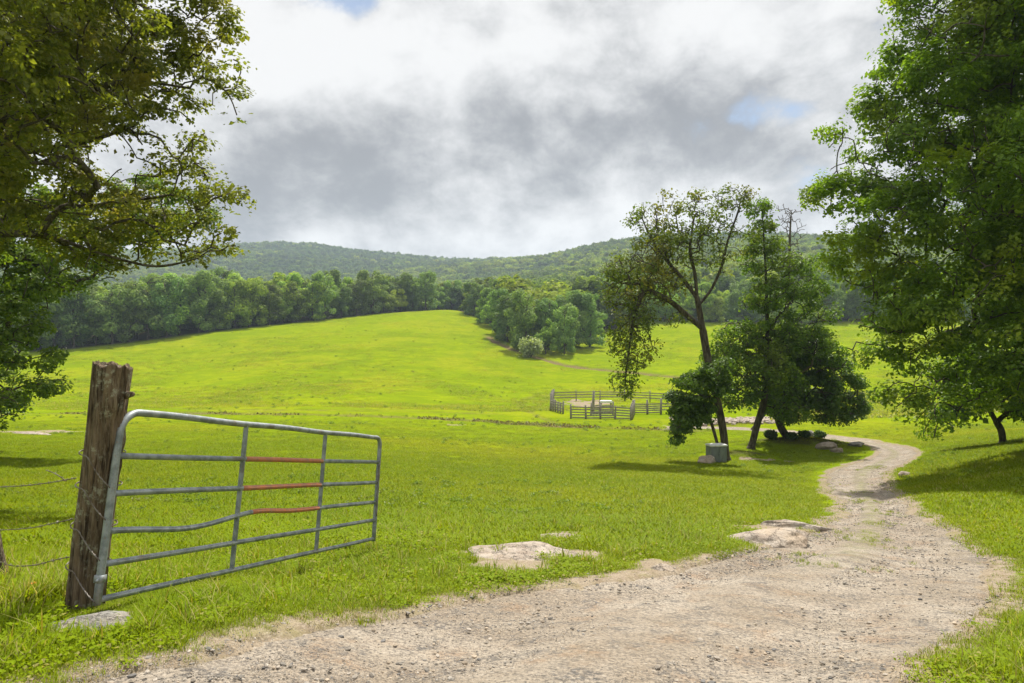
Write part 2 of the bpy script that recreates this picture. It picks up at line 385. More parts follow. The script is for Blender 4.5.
def woods_at(x, y):
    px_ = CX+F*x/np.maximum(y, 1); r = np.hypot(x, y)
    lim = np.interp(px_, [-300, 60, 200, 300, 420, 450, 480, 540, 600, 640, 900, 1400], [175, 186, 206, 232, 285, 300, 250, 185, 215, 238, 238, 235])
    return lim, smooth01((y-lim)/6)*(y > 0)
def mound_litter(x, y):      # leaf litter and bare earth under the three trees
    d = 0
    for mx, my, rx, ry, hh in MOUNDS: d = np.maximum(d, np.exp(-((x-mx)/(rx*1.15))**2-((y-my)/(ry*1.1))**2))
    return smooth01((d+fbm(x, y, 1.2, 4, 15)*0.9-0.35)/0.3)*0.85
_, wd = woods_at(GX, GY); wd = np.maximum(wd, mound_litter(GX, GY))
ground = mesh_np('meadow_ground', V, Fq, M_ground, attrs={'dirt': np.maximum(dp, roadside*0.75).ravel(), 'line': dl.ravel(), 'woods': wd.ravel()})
tag(ground, 'bright green mown meadow rolling up to the wooded hills', 'meadow', kind='structure')

# gravel lane: its own sheet, its ragged sides dipping under the turf
M_road, t, out = new_mat('gravel')
p = pos(t); u = t.attr('across')
n1 = t.noise(p, 0.9, 5, 0.6); n2 = t.noise(p, 14, 6, 0.75); n3 = t.noise(p, 42, 5, 0.8); n4 = t.noise(t.v('ADD', p, (9, 4, 2)), 2.2, 5, 0.6)
col = t.mix(t.ramp(n1, 0.35, 0.65), (0.26, 0.21, 0.155), (0.345, 0.295, 0.235))
col = t.mix(t.ramp(n4, 0.5, 0.72, 0, 0.6), col, (0.27, 0.165, 0.09))
au = t.m('ABSOLUTE', u)
track = t.m('MULTIPLY', t.ramp(au, 0.2, 0.34), t.ramp(au, 0.85, 0.62))
far_ = t.v('LENGTH', p, (0, 0, 0)); col = t.mix(t.m('MULTIPLY', t.m('MULTIPLY', t.m('SUBTRACT', 1.0, track), t.ramp(far_, 6, 14, 0.12, 0.55)), t.ramp(n4, 0.35, 0.6)), col, (0.17, 0.14, 0.09))
col = t.mix(t.ramp(n2, 0.48, 0.72, 0, 0.75), col, (0.10, 0.09, 0.078))
col = t.mix(t.ramp(n2, 0.42, 0.25, 0, 0.6), col, (0.38, 0.345, 0.30))
col = t.mix(t.ramp(n3, 0.50, 0.60, 0, 0.8), col, (0.085, 0.078, 0.07)); col = t.mix(t.m('MULTIPLY', t.ramp(t.noise(p, 3.3, 6, 0.7), 0.5, 0.62), t.ramp(t.noise(p, 24, 5, 0.75), 0.45, 0.56)), col, (0.11, 0.10, 0.09)); col = t.mix(t.ramp(n3, 0.46, 0.34, 0, 0.6), col, (0.42, 0.385, 0.33))
vor = t.new('ShaderNodeTexVoronoi', feature='F1'); t.put(vor.inputs['Vector'], p); vor.inputs['Scale'].default_value = 26
gm = t.m('MULTIPLY', t.attr('midgrass'), t.ramp(t.noise(p, 4.0, 5, 0.7), 0.4, 0.6))
col = t.mix(t.m('MULTIPLY', gm, 0.4), col, (0.15, 0.17, 0.03))
principled(t, out, col, 0.95, 0.15, t.m('ADD', t.m('ADD', t.m('MULTIPLY', vor.outputs[0], -0.9), t.m('MULTIPLY', n3, 0.5)), n2), 0.8, 0.03)
# resample along by length
Ld = np.concatenate([[0], np.cumsum(np.linalg.norm(np.diff(Cs, axis=0), axis=1))])
st = [0.0]
while st[-1] < Ld[-1]-0.1:
    k = np.interp(st[-1], Ld, np.arange(len(Ld))); c = Cs[int(k)]; st.append(st[-1]+max(0.06, 0.008*np.hypot(*c)))
st = np.array(st); LL = np.array([np.interp(st, Ld, Ls[:, k]) for k in (0, 1)]).T; RRr = np.array([np.interp(st, Ld, Rs[:, k]) for k in (0, 1)]).T
us = np.linspace(-1.3, 1.3, 79); m_, k_ = len(st), len(us)
RX = (LL[:, 0, None]+RRr[:, 0, None])/2+us*(RRr[:, 0, None]-LL[:, 0, None])/2
RY = (LL[:, 1, None]+RRr[:, 1, None])/2+us*(RRr[:, 1, None]-LL[:, 1, None])/2
rv = road_sdf(RX, RY)
U_ = np.broadcast_to(us, RX.shape)
RZ = h(RX, RY)-0.035-0.04*np.exp(-((np.abs(U_)-0.5)/0.17)**2)+fbm(RX, RY, 0.5, 4, 41)*0.045+fbm(RX, RY, 0.09, 2, 43)*0.012
RZ = RZ+0.02*np.exp(-(U_/0.18)**2)-0.22*smooth01((np.maximum(rv, np.abs(U_))-0.99)/0.22)
ii, jj = np.meshgrid(np.arange(m_-1), np.arange(k_-1), indexing='ij')
Fr = np.stack([ii*k_+jj, ii*k_+jj+1, (ii+1)*k_+jj+1, (ii+1)*k_+jj], -1).reshape(-1, 4)
dist_ = np.hypot(RX, RY)
midg = np.exp(-(U_/0.2)**2)*smooth01((dist_-7)/7)*(RY > 0)
road = mesh_np('gravel_road', np.stack([RX.ravel(), RY.ravel(), RZ.ravel()], 1), Fr, M_road, attrs={'across': U_.ravel(), 'midgrass': midg.ravel()})
tag(road, 'pale stony farm lane winding down from the gate to the trees', 'road', kind='structure')
#@@PART2
# ---------------------------------------------------------------- gate, post, wires
def on(px, py, Y): return np.array([(px-CX)/F*Y, Y, CAMZ-(py-CY)/F*Y])
def metal_mat(name, c1, c2, metal=0.0, rough=0.45, spot=(0.2, 0.14, 0.1)):
    m, t, out = new_mat(name); p = obc(t)
    a = t.noise(p, 9, 5, 0.65); b = t.noise(p, 60, 3, 0.6)
    col = t.mix(t.ramp(a, 0.4, 0.62), c1, c2); col = t.mix(t.ramp(b, 0.58, 0.7, 0, 0.6), col, spot); col = t.mix(t.ramp(t.noise(p, 3.1, 7, 0.75), 0.55, 0.68, 0, 0.55), col, (0.16, 0.10, 0.06))
    principled(t, out, col, t.ramp(a, 0.3, 0.7, rough, rough+0.2), 0.5, b, 0.15, 0.003, metal); return m
M_galv = metal_mat('weathered_galvanised_steel', (0.25, 0.275, 0.285), (0.14, 0.16, 0.168), 0.3)
M_red = metal_mat('faded_red_paint', (0.40, 0.14, 0.06), (0.28, 0.13, 0.08), 0.0, 0.7, (0.26, 0.26, 0.25))
M_wire = metal_mat('rusty_wire', (0.20, 0.18, 0.16), (0.12, 0.09, 0.07), 0.5, 0.5)

O = np.array([-2.726, 4.482, -1.729+CAMZ]); yaw, pit, roll, GW, GH = 0.246, -0.18, -0.011, 4.194, 1.27
D = np.array([math.sin(yaw)*math.cos(pit), math.cos(yaw)*math.cos(pit), math.sin(pit)])
Up = np.array([0, 0, 1.0])-D*D[2]; Up /= np.linalg.norm(Up); Sd = np.cross(D, Up); Up = Up*math.cos(roll)+Sd*math.sin(roll); Nn = np.cross(D, Up)
G = lambda a, b, c=0.0: D*a+Up*b+Nn*c
gate = empty('farm_gate', O)
tag(gate, 'open galvanised tube farm gate with faded red bands, hung on the old post', 'gate')
fr = Acc(); pts = []
rt = 0.0255
for k in range(0, 9): pts.append(G(0, GH*0.0+k/8*(GH-0.16)))
for k in range(1, 9):
    a = k/8*math.pi/2; pts.append(G(0.16-0.16*math.cos(a), GH-0.16+0.16*math.sin(a)))
for k in range(1, 24): pts.append(G(0.16+k/24*(GW-0.26), GH+0.004*math.sin(k*0.7)))
for k in range(0, 7):
    a = k/6*math.pi/2; pts.append(G(GW-0.10+0.10*math.sin(a), GH-0.10+0.10*math.cos(a)))
for k in range(1, 9): pts.append(G(GW, (GH-0.10)*(1-k/8)))
fr.tube(pts, rt, 14); fr.build('frame', M_galv, gate)
rail_h = [0.03, 0.255, 0.475, 0.715, 0.965]     # measured on the hinge stile, bottom first
up_t = [1.40, 2.80]
def rail_pts(hh, a, b, bent=False, n=26):
    o = []
    for k in range(n+1):
        s = a+(b-a)*k/n; e = 0
        if bent: e = -0.05*math.exp(-((s-0.8)/0.5)**2)+0.03*math.exp(-((s-1.7)/0.4)**2)
        e += 0.0015*math.sin(s*3+hh*9); o.append(G(s, hh+e))
    return o
end_h = [0.0, 0.26, 0.49, 0.735, 0.985]
for k, hh in enumerate(rail_h):
    rl = Acc(); bent = (k == 2)
    rl.tube(rail_pts(hh, 0.02, GW-0.02, bent, 40), 0.0215, 12)
    ro = rl.build('rail', M_galv, gate)
    if bent: ro['label'] = 'rail bent downwards near the hinge side'
    if k >= 2:
        rb = Acc(); rb.tube(rail_pts(hh, up_t[0]+0.03 if k > 2 else up_t[0]+0.2, up_t[1]-0.03, bent, 14), 0.0226, 12)
        rb.build('painted_band', M_red, ro)
for s in up_t:
    b = Acc(); Mx = np.array([D, Up, Nn]).T
    b.box(G(s, GH/2, 0.0), (0.024, GH-0.02, 0.034), Mx); b.build('upright', M_galv, gate, smooth=False)
for hz in (0.13,):
    b = Acc(); Mx = np.array([D, Up, Nn]).T
    b.box(G(0, GH*hz), (0.052, 0.05, 0.052), Mx); b.tube([G(0, GH*hz, 0), G(-0.02, GH*hz, 0.01), G(-0.05, GH*hz-0.01, 0.02)], 0.009, 8)
    b.build('hinge', M_galv, gate)
b = Acc(); lx = [G(GW-0.035, 0.95-k*0.05+0.01*math.sin(k), 0.03+0.01*math.cos(k*2)) for k in range(14)]
b.tube(lx, 0.006, 6); b.build('latch_chain', M_wire, gate)

# weathered post
M_wood, t, out = new_mat('old_post_wood')
p = obc(t); g = t.noise(t.v('MULTIPLY', p, (14, 14, 1.6)), 1.6, 8, 0.7, 0.3); g2 = t.noise(t.v('MULTIPLY', p, (60, 60, 5)), 1.4, 5, 0.7)
li = t.noise(p, 7, 6, 0.7); grit = t.noise(p, 38, 4, 0.7)
col = t.mix(t.ramp(g, 0.35, 0.62), (0.025, 0.017, 0.011), (0.165, 0.12, 0.08))
col = t.mix(t.ramp(g2, 0.45, 0.7, 0, 0.6), col, (0.26, 0.215, 0.16))
col = t.mix(t.ramp(t.m('MULTIPLY', t.ramp(li, 0.48, 0.62), t.ramp(grit, 0.42, 0.6)), 0, 1, 0, 0.65), col, (0.34, 0.35, 0.27))
principled(t, out, col, 0.95, 0.1, t.m('ADD', t.m('MULTIPLY', g, 1.6), g2), 0.9, 0.012)
PB, PT = on(84, 612, 4.70), on(113, 364.5, 4.70); ax = PT-PB; Lh = np.linalg.norm(ax); ax /= Lh
ux = np.cross(ax, [0, 1, 0]); ux /= np.linalg.norm(ux); uy = np.cross(ax, ux)
ns, nh = 96, 110; th = np.linspace(0, 2*np.pi, ns, endpoint=False); tt = np.linspace(-0.08, 1, nh)
TH, TT = np.meshgrid(th, tt); r0 = np.interp(TT, [-0.1, 0, 0.3, 0.75, 1], [0.122, 0.118, 0.112, 0.112, 0.120])
ca, sa = np.cos(TH), np.sin(TH)
gr = fbm((ca+2)*2.2*3, (sa+2)*2.2*3+TT*1.1, 1.0, 4, 3)*0.022
gr -= 0.020*np.clip(1-np.abs(fbm((ca+2)*4, (sa+2)*4+TT*0.7, 1.0, 2, 8))*14, 0, 1)
kn = lambda a0, t0, aw, tw, hh: hh*np.exp(-((np.angle(np.exp(1j*(TH-a0))))/aw)**2-((TT-t0)/tw)**2)
# ux points to... find the angle facing +X
aX = 0.0 if ux[0] > 0 else math.pi
rr = r0+gr+kn(aX, 0.70, 0.6, 0.05, 0.03)+kn(aX, 0.60, .5, .03, .02)+kn(aX-0.7, 0.85, 0.5, 0.05, 0.02)+kn(aX+math.pi, .3, .7, .12, .012)
jag = np.where(TT > 0.985, 0.035*fbm(ca*5+9, sa*5+9, 1.0, 3, 4), 0)
PV = (PB+0)[None, None]*0+ax*((TT+jag)*Lh)[..., None]+ux*(rr*ca)[..., None]+uy*(rr*sa)[..., None]
base = np.array([PB[0], PB[1], PB[2]])
Vp = PV.reshape(-1, 3); ii, jj = np.meshgrid(np.arange(nh-1), np.arange(ns), indexing='ij'); jn = (jj+1) % ns
Fp = np.stack([ii*ns+jj, ii*ns+jn, (ii+1)*ns+jn, (ii+1)*ns+jj], -1).reshape(-1, 4)
lastV = Vp[-ns:]; rings = [lastV]
cen = lastV.mean(0)
capV = []; capF = []; nb = len(Vp)
prev = np.arange((nh-1)*ns, nh*ns)
for s_ in (0.92, 0.7, 0.45, 0.2, 0.02):
    rv_ = cen+(lastV-cen)*s_+ax*(np.random.default_rng(int(s_*100)).normal(0, 0.006, ns)-0.012)[:, None]
    capV.append(rv_); cur = nb+np.arange(ns); nb += ns
    for k in range(ns): capF.append([prev[k], prev[(k+1) % ns], cur[(k+1) % ns], cur[k]])
    prev = cur
post = mesh_np('gate_post', np.vstack([Vp]+capV), np.vstack([Fp, capF]), M_wood); post.location = base
tag(post, 'thick leaning old wooden post with split grain and a cracked top, carrying the gate', 'post')
kb = Acc(); kp = ax*Lh*0.885+ux*np.sign(ux[0])*0.115
kb.tube([kp, kp+np.array([0.03, -0.01, 0.003]), kp+np.array([0.055, -0.01, 0.008]), kp+np.array([0.062, -0.01, 0.008])], [0.03, 0.02, 0.018, 0.008], 10, seed=3, rough=0.002)
kb.build('branch_stub', M_wood, post)

# wire ties round the post and stile
def pc(t_): return PB+ax*Lh*t_
for k, (py_, lab) in enumerate(((455, 'twisted wire loop tying the gate to the post, topmost of four'), (487, 'twisted wire loop tying the gate to the post, second from the top'),
                                (527, 'twisted wire loop tying the gate to the post, third from the top'), (567, 'twisted wire loop tying the gate to the post, lowest of four'))):
    t0 = (612-py_)/(612-364.5); c = pc(t0); a = Acc(); st_ = G(0, max(0.02, t0*1.62-0.27))+O
    for ph in (0, math.pi):
        pp = []
        for q_ in np.linspace(0, 1, 60):
            an = math.pi*1.12*q_+math.pi*0.55+0.0
            if q_ < 0.62:
                an = q_/0.62*math.pi*1.5-math.pi*0.05; w = c+ux*np.sign(ux[0])*math.cos(an)*0.138*1+np.array([0, 1, 0])*math.sin(an)*0.138+ax*(0.03-0.03*q_)
            else:
                f = (q_-0.62)/0.38; s0 = c+ux*np.sign(ux[0])*math.cos(math.pi*1.45)*0.138+np.array([0, 1, 0])*math.sin(math.pi*1.45)*0.138+ax*0.01
                e0 = st_+np.array([0.0, -0.026, 0]); w = s0*(1-f)+e0*f-np.array([0, 0, 0.02])*math.sin(f*math.pi)
            tw = q_*60+ph; pp.append(w+0.0035*np.array([0, math.cos(tw), math.sin(tw)]))
        a.tube(pp, 0.0028, 5)
    o = a.build('wire_tie', M_wire, None, origin=st_); o.location = st_; tag(o, lab, 'wire', 'wire ties on the gate post')

# barbed wire fence going off to the left
fw = empty('barbed_wire_fence', pc(0.1)); org = np.array(fw.location)
tag(fw, 'three sagging strands of rusty barbed wire running left from the leaning post', 'wire fence')
wr = np.random.default_rng(5)
P2 = on(-16, 560, 6.1)
for k, (py_, pts_) in enumerate(((478, [(76,478),(60,481),(40,484),(20,486),(0,487),(-20,488)]), (519, [(73,519),(55,523),(30,528),(0,530),(-20,529)]), (559, [(69,557),(55,560),(35,565),(15,566),(0,562),(-20,556)]))):
    q_ = []
    for a_, b_ in pts_:
        f = (76-a_)/96.0; Yk = 4.68+f*1.35; q_.append(on(a_, b_, Yk))
    q_ = catmull(q_, 160)-org; w1 = Acc()
    ph = np.arange(len(q_))*0.9
    for sgn in (0, math.pi):
        w1.tube(q_+np.stack([0*ph, np.cos(ph+sgn), np.sin(ph+sgn)], 1)*0.0028, 0.0022, 5)
    wo = w1.build('wire', M_wire, fw)
    for i_ in range(8, 158, 14):
        c = q_[i_]; bb = Acc()
        for s2 in range(4):
            dd = wr.normal(0, 1, 3); dd /= np.linalg.norm(dd); bb.tube([c-dd*0.016, c+dd*0.016], [0.0016, 0.0008], 4)
        bb.build('barb', M_wire, wo)
bb = Acc(); q_ = catmull([on(46, 470, 4.95), on(56, 474, 4.85), on(66, 481, 4.75)], 20)-org; bb.tube(q_, 0.003, 5)
for i_ in (3, 9, 15):
    for s2 in range(3):
        dd = wr.normal(0, 1, 3); dd /= np.linalg.norm(dd); bb.tube([q_[i_]-dd*0.014, q_[i_]+dd*0.014], 0.0014, 4)
bb.build('loose_wire_end', M_wire, fw)
def stake(px, py, hgt, r, label, group=None, lean=0.0, mat=None):
    b_ = hit(px, py); a = Acc(); n_ = 9
    pts_ = [np.array([lean*hgt*k/8, 0, -0.15+(hgt+0.15)*k/8]) for k in range(n_)]
    a.tube(pts_, [r*(1.1-0.02*k) for k in range(n_)], 10, seed=int(px), rough=r*0.07)
    o = a.build('fence_post', mat or M_wood); o.location = b_; tag(o, label, 'fence post', group); return b_
bp = on(-2, 640, 6.0); a = Acc(); a.tube([np.array([-0.028*k, 0, k*0.12]) for k in range(10)], 0.06, 12, seed=2, rough=0.004)
o = a.build('fence_post', M_wood); o.location = (bp[0]+0.06, bp[1], H(bp[0], bp[1])-0.1); tag(o, 'brown wooden stake at the far left end of the barbed wire', 'fence post')
M_grey, t, out = new_mat('weathered_grey_wood')
p = obc(t); g = t.noise(t.v('MULTIPLY', p, (8, 8, 2)), 2, 5, 0.7)
col = t.mix(t.ramp(g, 0.3, 0.7), (0.13, 0.115, 0.10), (0.34, 0.31, 0.27)); principled(t, out, col, 0.9, 0.1, g, 0.4, 0.02)
for px_, py_, hh_, l_ in ((118, 389, 1.4, 'small grey fence post in the meadow just left of the big post top'), (100, 384, 1.2, 'short grey fence post standing far out near the hanging maple leaves'), (66, 352, 1.3, 'tiny pale fence post at the foot of the wood, far left')):
    stake(px_, py_, hh_, 0.09, l_, 'old posts across the left meadow', 0.05, M_grey)

# ---------------------------------------------------------------- stones
def rock_mat(name, c1, c2, c3):
    m, t, out = new_mat(name); p = pos(t); a = t.noise(p, 3.5, 7, 0.7); b = t.noise(p, 22, 5, 0.7); c = t.noise(p, 1.3, 4, 0.6)
    col = t.mix(t.ramp(a, 0.35, 0.65), c1, c2); col = t.mix(t.ramp(b, 0.52, 0.7, 0, 0.7), col, c3); col = t.mix(t.ramp(c, 0.5, 0.7, 0, .5), col, (0.40, 0.30, 0.2))
    ck = t.new('ShaderNodeTexVoronoi', feature='DISTANCE_TO_EDGE'); t.put(ck.inputs['Vector'], t.v('ADD', p, t.v('SCALE', t.comb(a, b, c), 0.5))); ck.inputs['Scale'].default_value = 3.2; cr = t.ramp(t.m('ADD', ck.outputs[0], t.m('MULTIPLY', t.m('SUBTRACT', b, 0.5), 0.08)), -0.02, 0.035, 0.45, 1.0)
    col = t.mix(cr, [v*0.6 for v in c3], col); principled(t, out, col, 0.9, 0.2, t.m('ADD', t.m('ADD', a, t.m('MULTIPLY', b, 0.4)), t.m('MULTIPLY', cr, 0.5)), 1.0, 0.06); return m
M_rock = rock_mat('pink_grey_rock', (0.26, 0.205, 0.16), (0.38, 0.33, 0.275), (0.13, 0.11, 0.09))
M_slate = rock_mat('grey_slab', (0.15, 0.145, 0.13), (0.25, 0.24, 0.215), (0.09, 0.085, 0.075))
def rock_mesh(seed, size, rough=0.25, sub=4, flat=1.0, level=0.0):
    bm = bmesh.new(); bmesh.ops.create_icosphere(bm, subdivisions=sub, radius=1.0)
    V_ = np.array([v.co[:] for v in bm.verts]); r = np.random.default_rng(seed); k = np.zeros(len(V_))
    for _ in range(9):                     # chop with planes: facets
        d = r.normal(0, 1, 3); d /= np.linalg.norm(d); lim = r.uniform(0.55, 0.9); s_ = V_@d; V_ -= np.maximum(s_-lim, 0)[:, None]*d*0.85
    V_ *= 1+rough*(fbm(V_[:, 0]*2+seed, V_[:, 1]*2+V_[:, 2]*1.7, 1.0, 4, seed)[:, None])*1.5
    V_ *= np.array(size)
    if level: V_[:, 2] = np.where(V_[:, 2] > level, level+(V_[:, 2]-level)*0.25, V_[:, 2])
    for v, c in zip(bm.verts, V_): v.co = c
    me = bpy.data.meshes.new('rock'); bm.to_mesh(me); bm.free()
    for pl in me.polygons: pl.use_smooth = True
    return me
def rock(name, px, py, size, label, seed, mat=M_rock, group=None, lift=0.0, rz=0.0, tilt=(0, 0), sub=4, cat='rock', wp=None, level=0.0):
    me = rock_mesh(seed, size, 0.25, sub, level=level); me.materials.append(mat); o = bpy.data.objects.new(name, me); COL.objects.link(o)
    b_ = hit(px, py) if wp is None else np.array([wp[0], wp[1], H(*wp)]); o.location = (b_[0], b_[1], b_[2]+lift); o.rotation_euler = (tilt[0], tilt[1], rz)
    tag(o, label, cat, group); return o
g_ = 'bare rock showing through the turf'
rock('bedrock', 522, 556, (0.74, 0.72, 0.22), 'flat pinkish rock patch in the grass halfway between gate and lane', 3, group=g_, lift=-0.02, rz=0.2, sub=6, level=0.05)
rock('bedrock', 572, 541, (0.62, 0.34, 0.2), 'long thin pale rock sliver just behind the flat pinkish rock patch', 8, group=g_, lift=-0.02, rz=-0.2, sub=6, level=0.05)
rock('bedrock', 770, 541, (0.78, 0.6, 0.24), 'humped pale rock outcrop bulging from the left verge of the lane', 12, group=g_, lift=-0.06, rz=0.3, sub=5)
rock('bedrock', 796, 527, (0.62, 0.35, 0.15), 'narrow rock ledge behind the humped outcrop by the lane', 15, group=g_, lift=-0.03, rz=-0.25, sub=5)
rock('bedrock', 684, 526, (0.2, 0.16, 0.07), 'small pale stone in the grass left of the humped outcrop', 18, group=g_, lift=-0.01)
rock('bedrock', 661, 569, (0.16, 0.14, 0.07), 'little brownish stone at the grass edge nearest the lane', 19, group=g_, lift=-0.02)
rock('bedrock', 30, 434, (2.1, 0.45, 0.16), 'long low strip of bare rock under the left maple', 21, group=g_, lift=-0.02, rz=-0.3, sub=5)
rock('stepping_slab', 86, 628, (0.27, 0.17, 0.045), 'flat grey slab lying at the foot of the gate post', 31, M_slate, lift=0.03, rz=0.15, sub=5, cat='stone slab')
rock('stone', 904, 476, (0.24, 0.18, 0.12), 'lone pale stone on the right verge of the lane', 33, lift=0.06)
rock('stone', 705, 463, (0.6, 0.45, 0.3), 'pinkish boulder leaning at the foot of the leftmost trunk', 35, lift=0.1, rz=0.6)
rock('stone', 826, 448, (0.75, 0.5, 0.3), 'flat topped pale boulder on the mound beside the lane', 37, lift=0.1, rz=0.2)
rock('stone', 838, 452, (0.45, 0.35, 0.2), 'small brown boulder in front of the flat topped pale boulder', 38, lift=0.05)
rock('stone', 855, 446, (0.6, 0.4, 0.22), 'dark low boulder at the right end of the mound', 39, M_slate, lift=0.08)
rock('stone', 812, 437, (0.5, 0.4, 0.4), 'rounded boulder up against the short trunk', 40, M_slate, lift=0.1)
# rubble heap behind the trees: stones nobody could count
def scatter_lumps(name, pts, sizes, mat, label, cat, seed, flat=0.65, parts=6):
    r = np.random.default_rng(seed); protos = []
    for k in range(parts):
        bm = bmesh.new(); bmesh.ops.create_icosphere(bm, subdivisions=1, radius=1.0); V_ = np.array([v.co[:] for v in bm.verts])
        for _ in range(4):
            d = r.normal(0, 1, 3); d /= np.linalg.norm(d); s_ = V_@d; V_ -= np.maximum(s_-0.6, 0)[:, None]*d
        F_ = np.array([[v.index for v in f.verts] for f in bm.faces]); bm.free(); protos.append((V_*r.uniform(0.8, 1.2, (len(V_), 1)), F_))
    Vs, Fs, n_ = [], [], 0
    for (x_, y_, z_), s_ in zip(pts, sizes):
        V_, F_ = protos[r.integers(parts)]; a_ = r.uniform(0, 6.28); c_, d_ = math.cos(a_), math.sin(a_)
        W_ = V_*np.array([s_*r.uniform(0.8, 1.4), s_, s_*flat]); W_ = np.stack([W_[:, 0]*c_-W_[:, 1]*d_, W_[:, 0]*d_+W_[:, 1]*c_, W_[:, 2]], 1)
        Vs.append(W_+[x_, y_, z_]); Fs.append(F_+n_); n_ += len(V_)
    o = mesh_np(name, np.vstack(Vs), np.vstack(Fs), mat, smooth=False); tag(o, label, cat, kind='stuff'); return o
rr_ = np.random.default_rng(9); pp = []; ss = []
for _ in range(420):
    px_ = rr_.uniform(672, 775); Y_ = 70+rr_.normal(0, 1.6)+(px_-700)*0.03; x_ = (px_-CX)/F*Y_; pp.append((x_, Y_, H(x_, Y_)+0.05)); ss.append(rr_.uniform(0.12, 0.42))
scatter_lumps('rubble_wall', pp, ss, M_rock, 'tumbled heap of pale field stones behind the trees', 'rubble', 4)
# gravel on the lane
#@@PART3
# ---------------------------------------------------------------- foliage
def leaf_mat(name, c1, c2, c3=None, trans=0.4, k3=0.3, tcol=None, k=1.75, spec=0.2, hv=(0.494, 0.507, 0.9, 1.1)):
    c1, c2 = [v*k for v in c1], [v*k for v in c2]; c3 = [v*k*0.9 for v in c3] if c3 else None
    trans = min(0.5, trans+0.08)
    m, t, out = new_mat(name); r = t.attr('tint'); p = pos(t)
    col = t.mix(t.ramp(r, 0.0, 1.0), c1, c2)
    if c3: col = t.mix(t.m('MULTIPLY', t.ramp(t.noise(p, 0.35, 3, 0.5), 0.5, 0.68), k3), col, c3)
    oi = t.new('ShaderNodeObjectInfo').outputs['Random']
    hsv = t.new('ShaderNodeHueSaturation'); t.put(hsv.inputs['Hue'], t.ramp(oi, 0, 1, hv[0], hv[1], False)); t.put(hsv.inputs['Value'], t.ramp(t.m('FRACT', t.m('MULTIPLY', oi, 7.31)), 0, 1, hv[2], hv[3], False)); t.put(hsv.inputs['Color'], col)
    col = hsv.outputs[0]
    b = principled(t, None, col, 0.5, spec); tr = t.new('ShaderNodeBsdfTranslucent')
    t.put(tr.inputs[0], t.mix(1.0, col, tcol or (1.25, 1.35, 0.35), 'MULTIPLY'))
    mx = t.new('ShaderNodeMixShader'); mx.inputs[0].default_value = trans; t.l.new(b.outputs[0], mx.inputs[1]); t.l.new(tr.outputs[0], mx.inputs[2])
    t.l.new(mx.outputs[0], out.inputs[0]); return m
M_leaf_left = leaf_mat('maple_leaves_backlit_brown', (0.052, 0.062, 0.013), (0.105, 0.103, 0.021), (0.125, 0.09, 0.035), 0.42, 0.7, k=2.2)  # brown look of leaves backlit by bright sky, put into the colour
M_leaf_left2 = leaf_mat('leaves_fresh', (0.05, 0.09, 0.012), (0.11, 0.15, 0.02), None, 0.38)
M_leaf_right = leaf_mat('maple_leaves_green', (0.045, 0.080, 0.010), (0.10, 0.145, 0.014), (0.16, 0.18, 0.012), 0.42, 0.7, k=2.15)  # third colour paints yellow-green patches as highlights on the crown
M_leaf_dark = leaf_mat('leaves_dark', (0.035, 0.07, 0.012), (0.075, 0.115, 0.018), None, 0.35)
M_leaf_dark2 = leaf_mat('leaves_upright_tree', (0.045, 0.08, 0.012), (0.095, 0.135, 0.018), (0.13, 0.15, 0.015), 0.38, 0.6)
M_leaf_ash = leaf_mat('leaves_turning', (0.05, 0.075, 0.014), (0.095, 0.115, 0.02), (0.17, 0.13, 0.03), 0.36, 0.6, k=1.55)
M_leaf_far = [leaf_mat('leaves_wood_blue', (0.04, 0.07, 0.022), (0.08, 0.11, 0.03), None, 0.25, spec=0.05, k=2.7, hv=(0.478, 0.515, 0.7, 1.4)), leaf_mat('leaves_wood_green', (0.05, 0.085, 0.015), (0.11, 0.145, 0.025), None, 0.28, spec=0.05, k=2.7, hv=(0.478, 0.515, 0.7, 1.4)),
              leaf_mat('leaves_wood_yellow', (0.08, 0.11, 0.015), (0.125, 0.145, 0.022), None, 0.3, spec=0.05, k=2.7, hv=(0.478, 0.515, 0.7, 1.4))]
M_leaf_pale = leaf_mat('leaves_silvery', (0.16, 0.19, 0.10), (0.26, 0.28, 0.17), None, 0.25)
M_bark, t, out = new_mat('grey_brown_bark')
p = obc(t); g = t.noise(t.v('MULTIPLY', p, (6, 6, 1.3)), 1.5, 7, 0.7)
col = t.mix(t.ramp(g, 0.35, 0.65), (0.035, 0.028, 0.02), (0.13, 0.11, 0.085)); principled(t, out, col, 0.95, 0.1, g, 0.7, 0.03)

def leaves_mesh(name, C, size, mat, parent, seed, up=0.5, droop=0.0, wide=0.75, outn=None):
    """C (n,3) leaf centres; each leaf two bent triangles pairs (a folded quad)"""
    r = np.random.default_rng(seed); n_ = len(C); nrm = r.normal(0, 1, (n_, 3)); nrm[:, 2] = np.abs(nrm[:, 2])+up; nrm = nrm if outn is None else nrm/np.linalg.norm(nrm, axis=1)[:, None]*0.75+outn; nrm /= np.linalg.norm(nrm, axis=1)[:, None]
    a = r.normal(0, 1, (n_, 3)); a[:, 2] -= droop; a -= nrm*(a*nrm).sum(1)[:, None]; a /= np.linalg.norm(a, axis=1)[:, None]; b = np.cross(nrm, a)
    s_ = (size*np.clip(np.exp(r.normal(0, 0.32, n_)), 0.45, 1.9))[:, None]*0.5
    V_ = np.stack([C-a*s_, C+b*s_*wide+nrm*s_*0.3, C+a*s_, C-b*s_*wide+nrm*s_*0.3], 1).reshape(-1, 3)
    F_ = np.arange(n_*4).reshape(-1, 4); ti = np.repeat(np.clip(r.normal(0.5, 0.25, n_), 0, 1), 4)
    return mesh_np(name, V_, F_, mat, parent, smooth=False, attrs={'tint': ti})

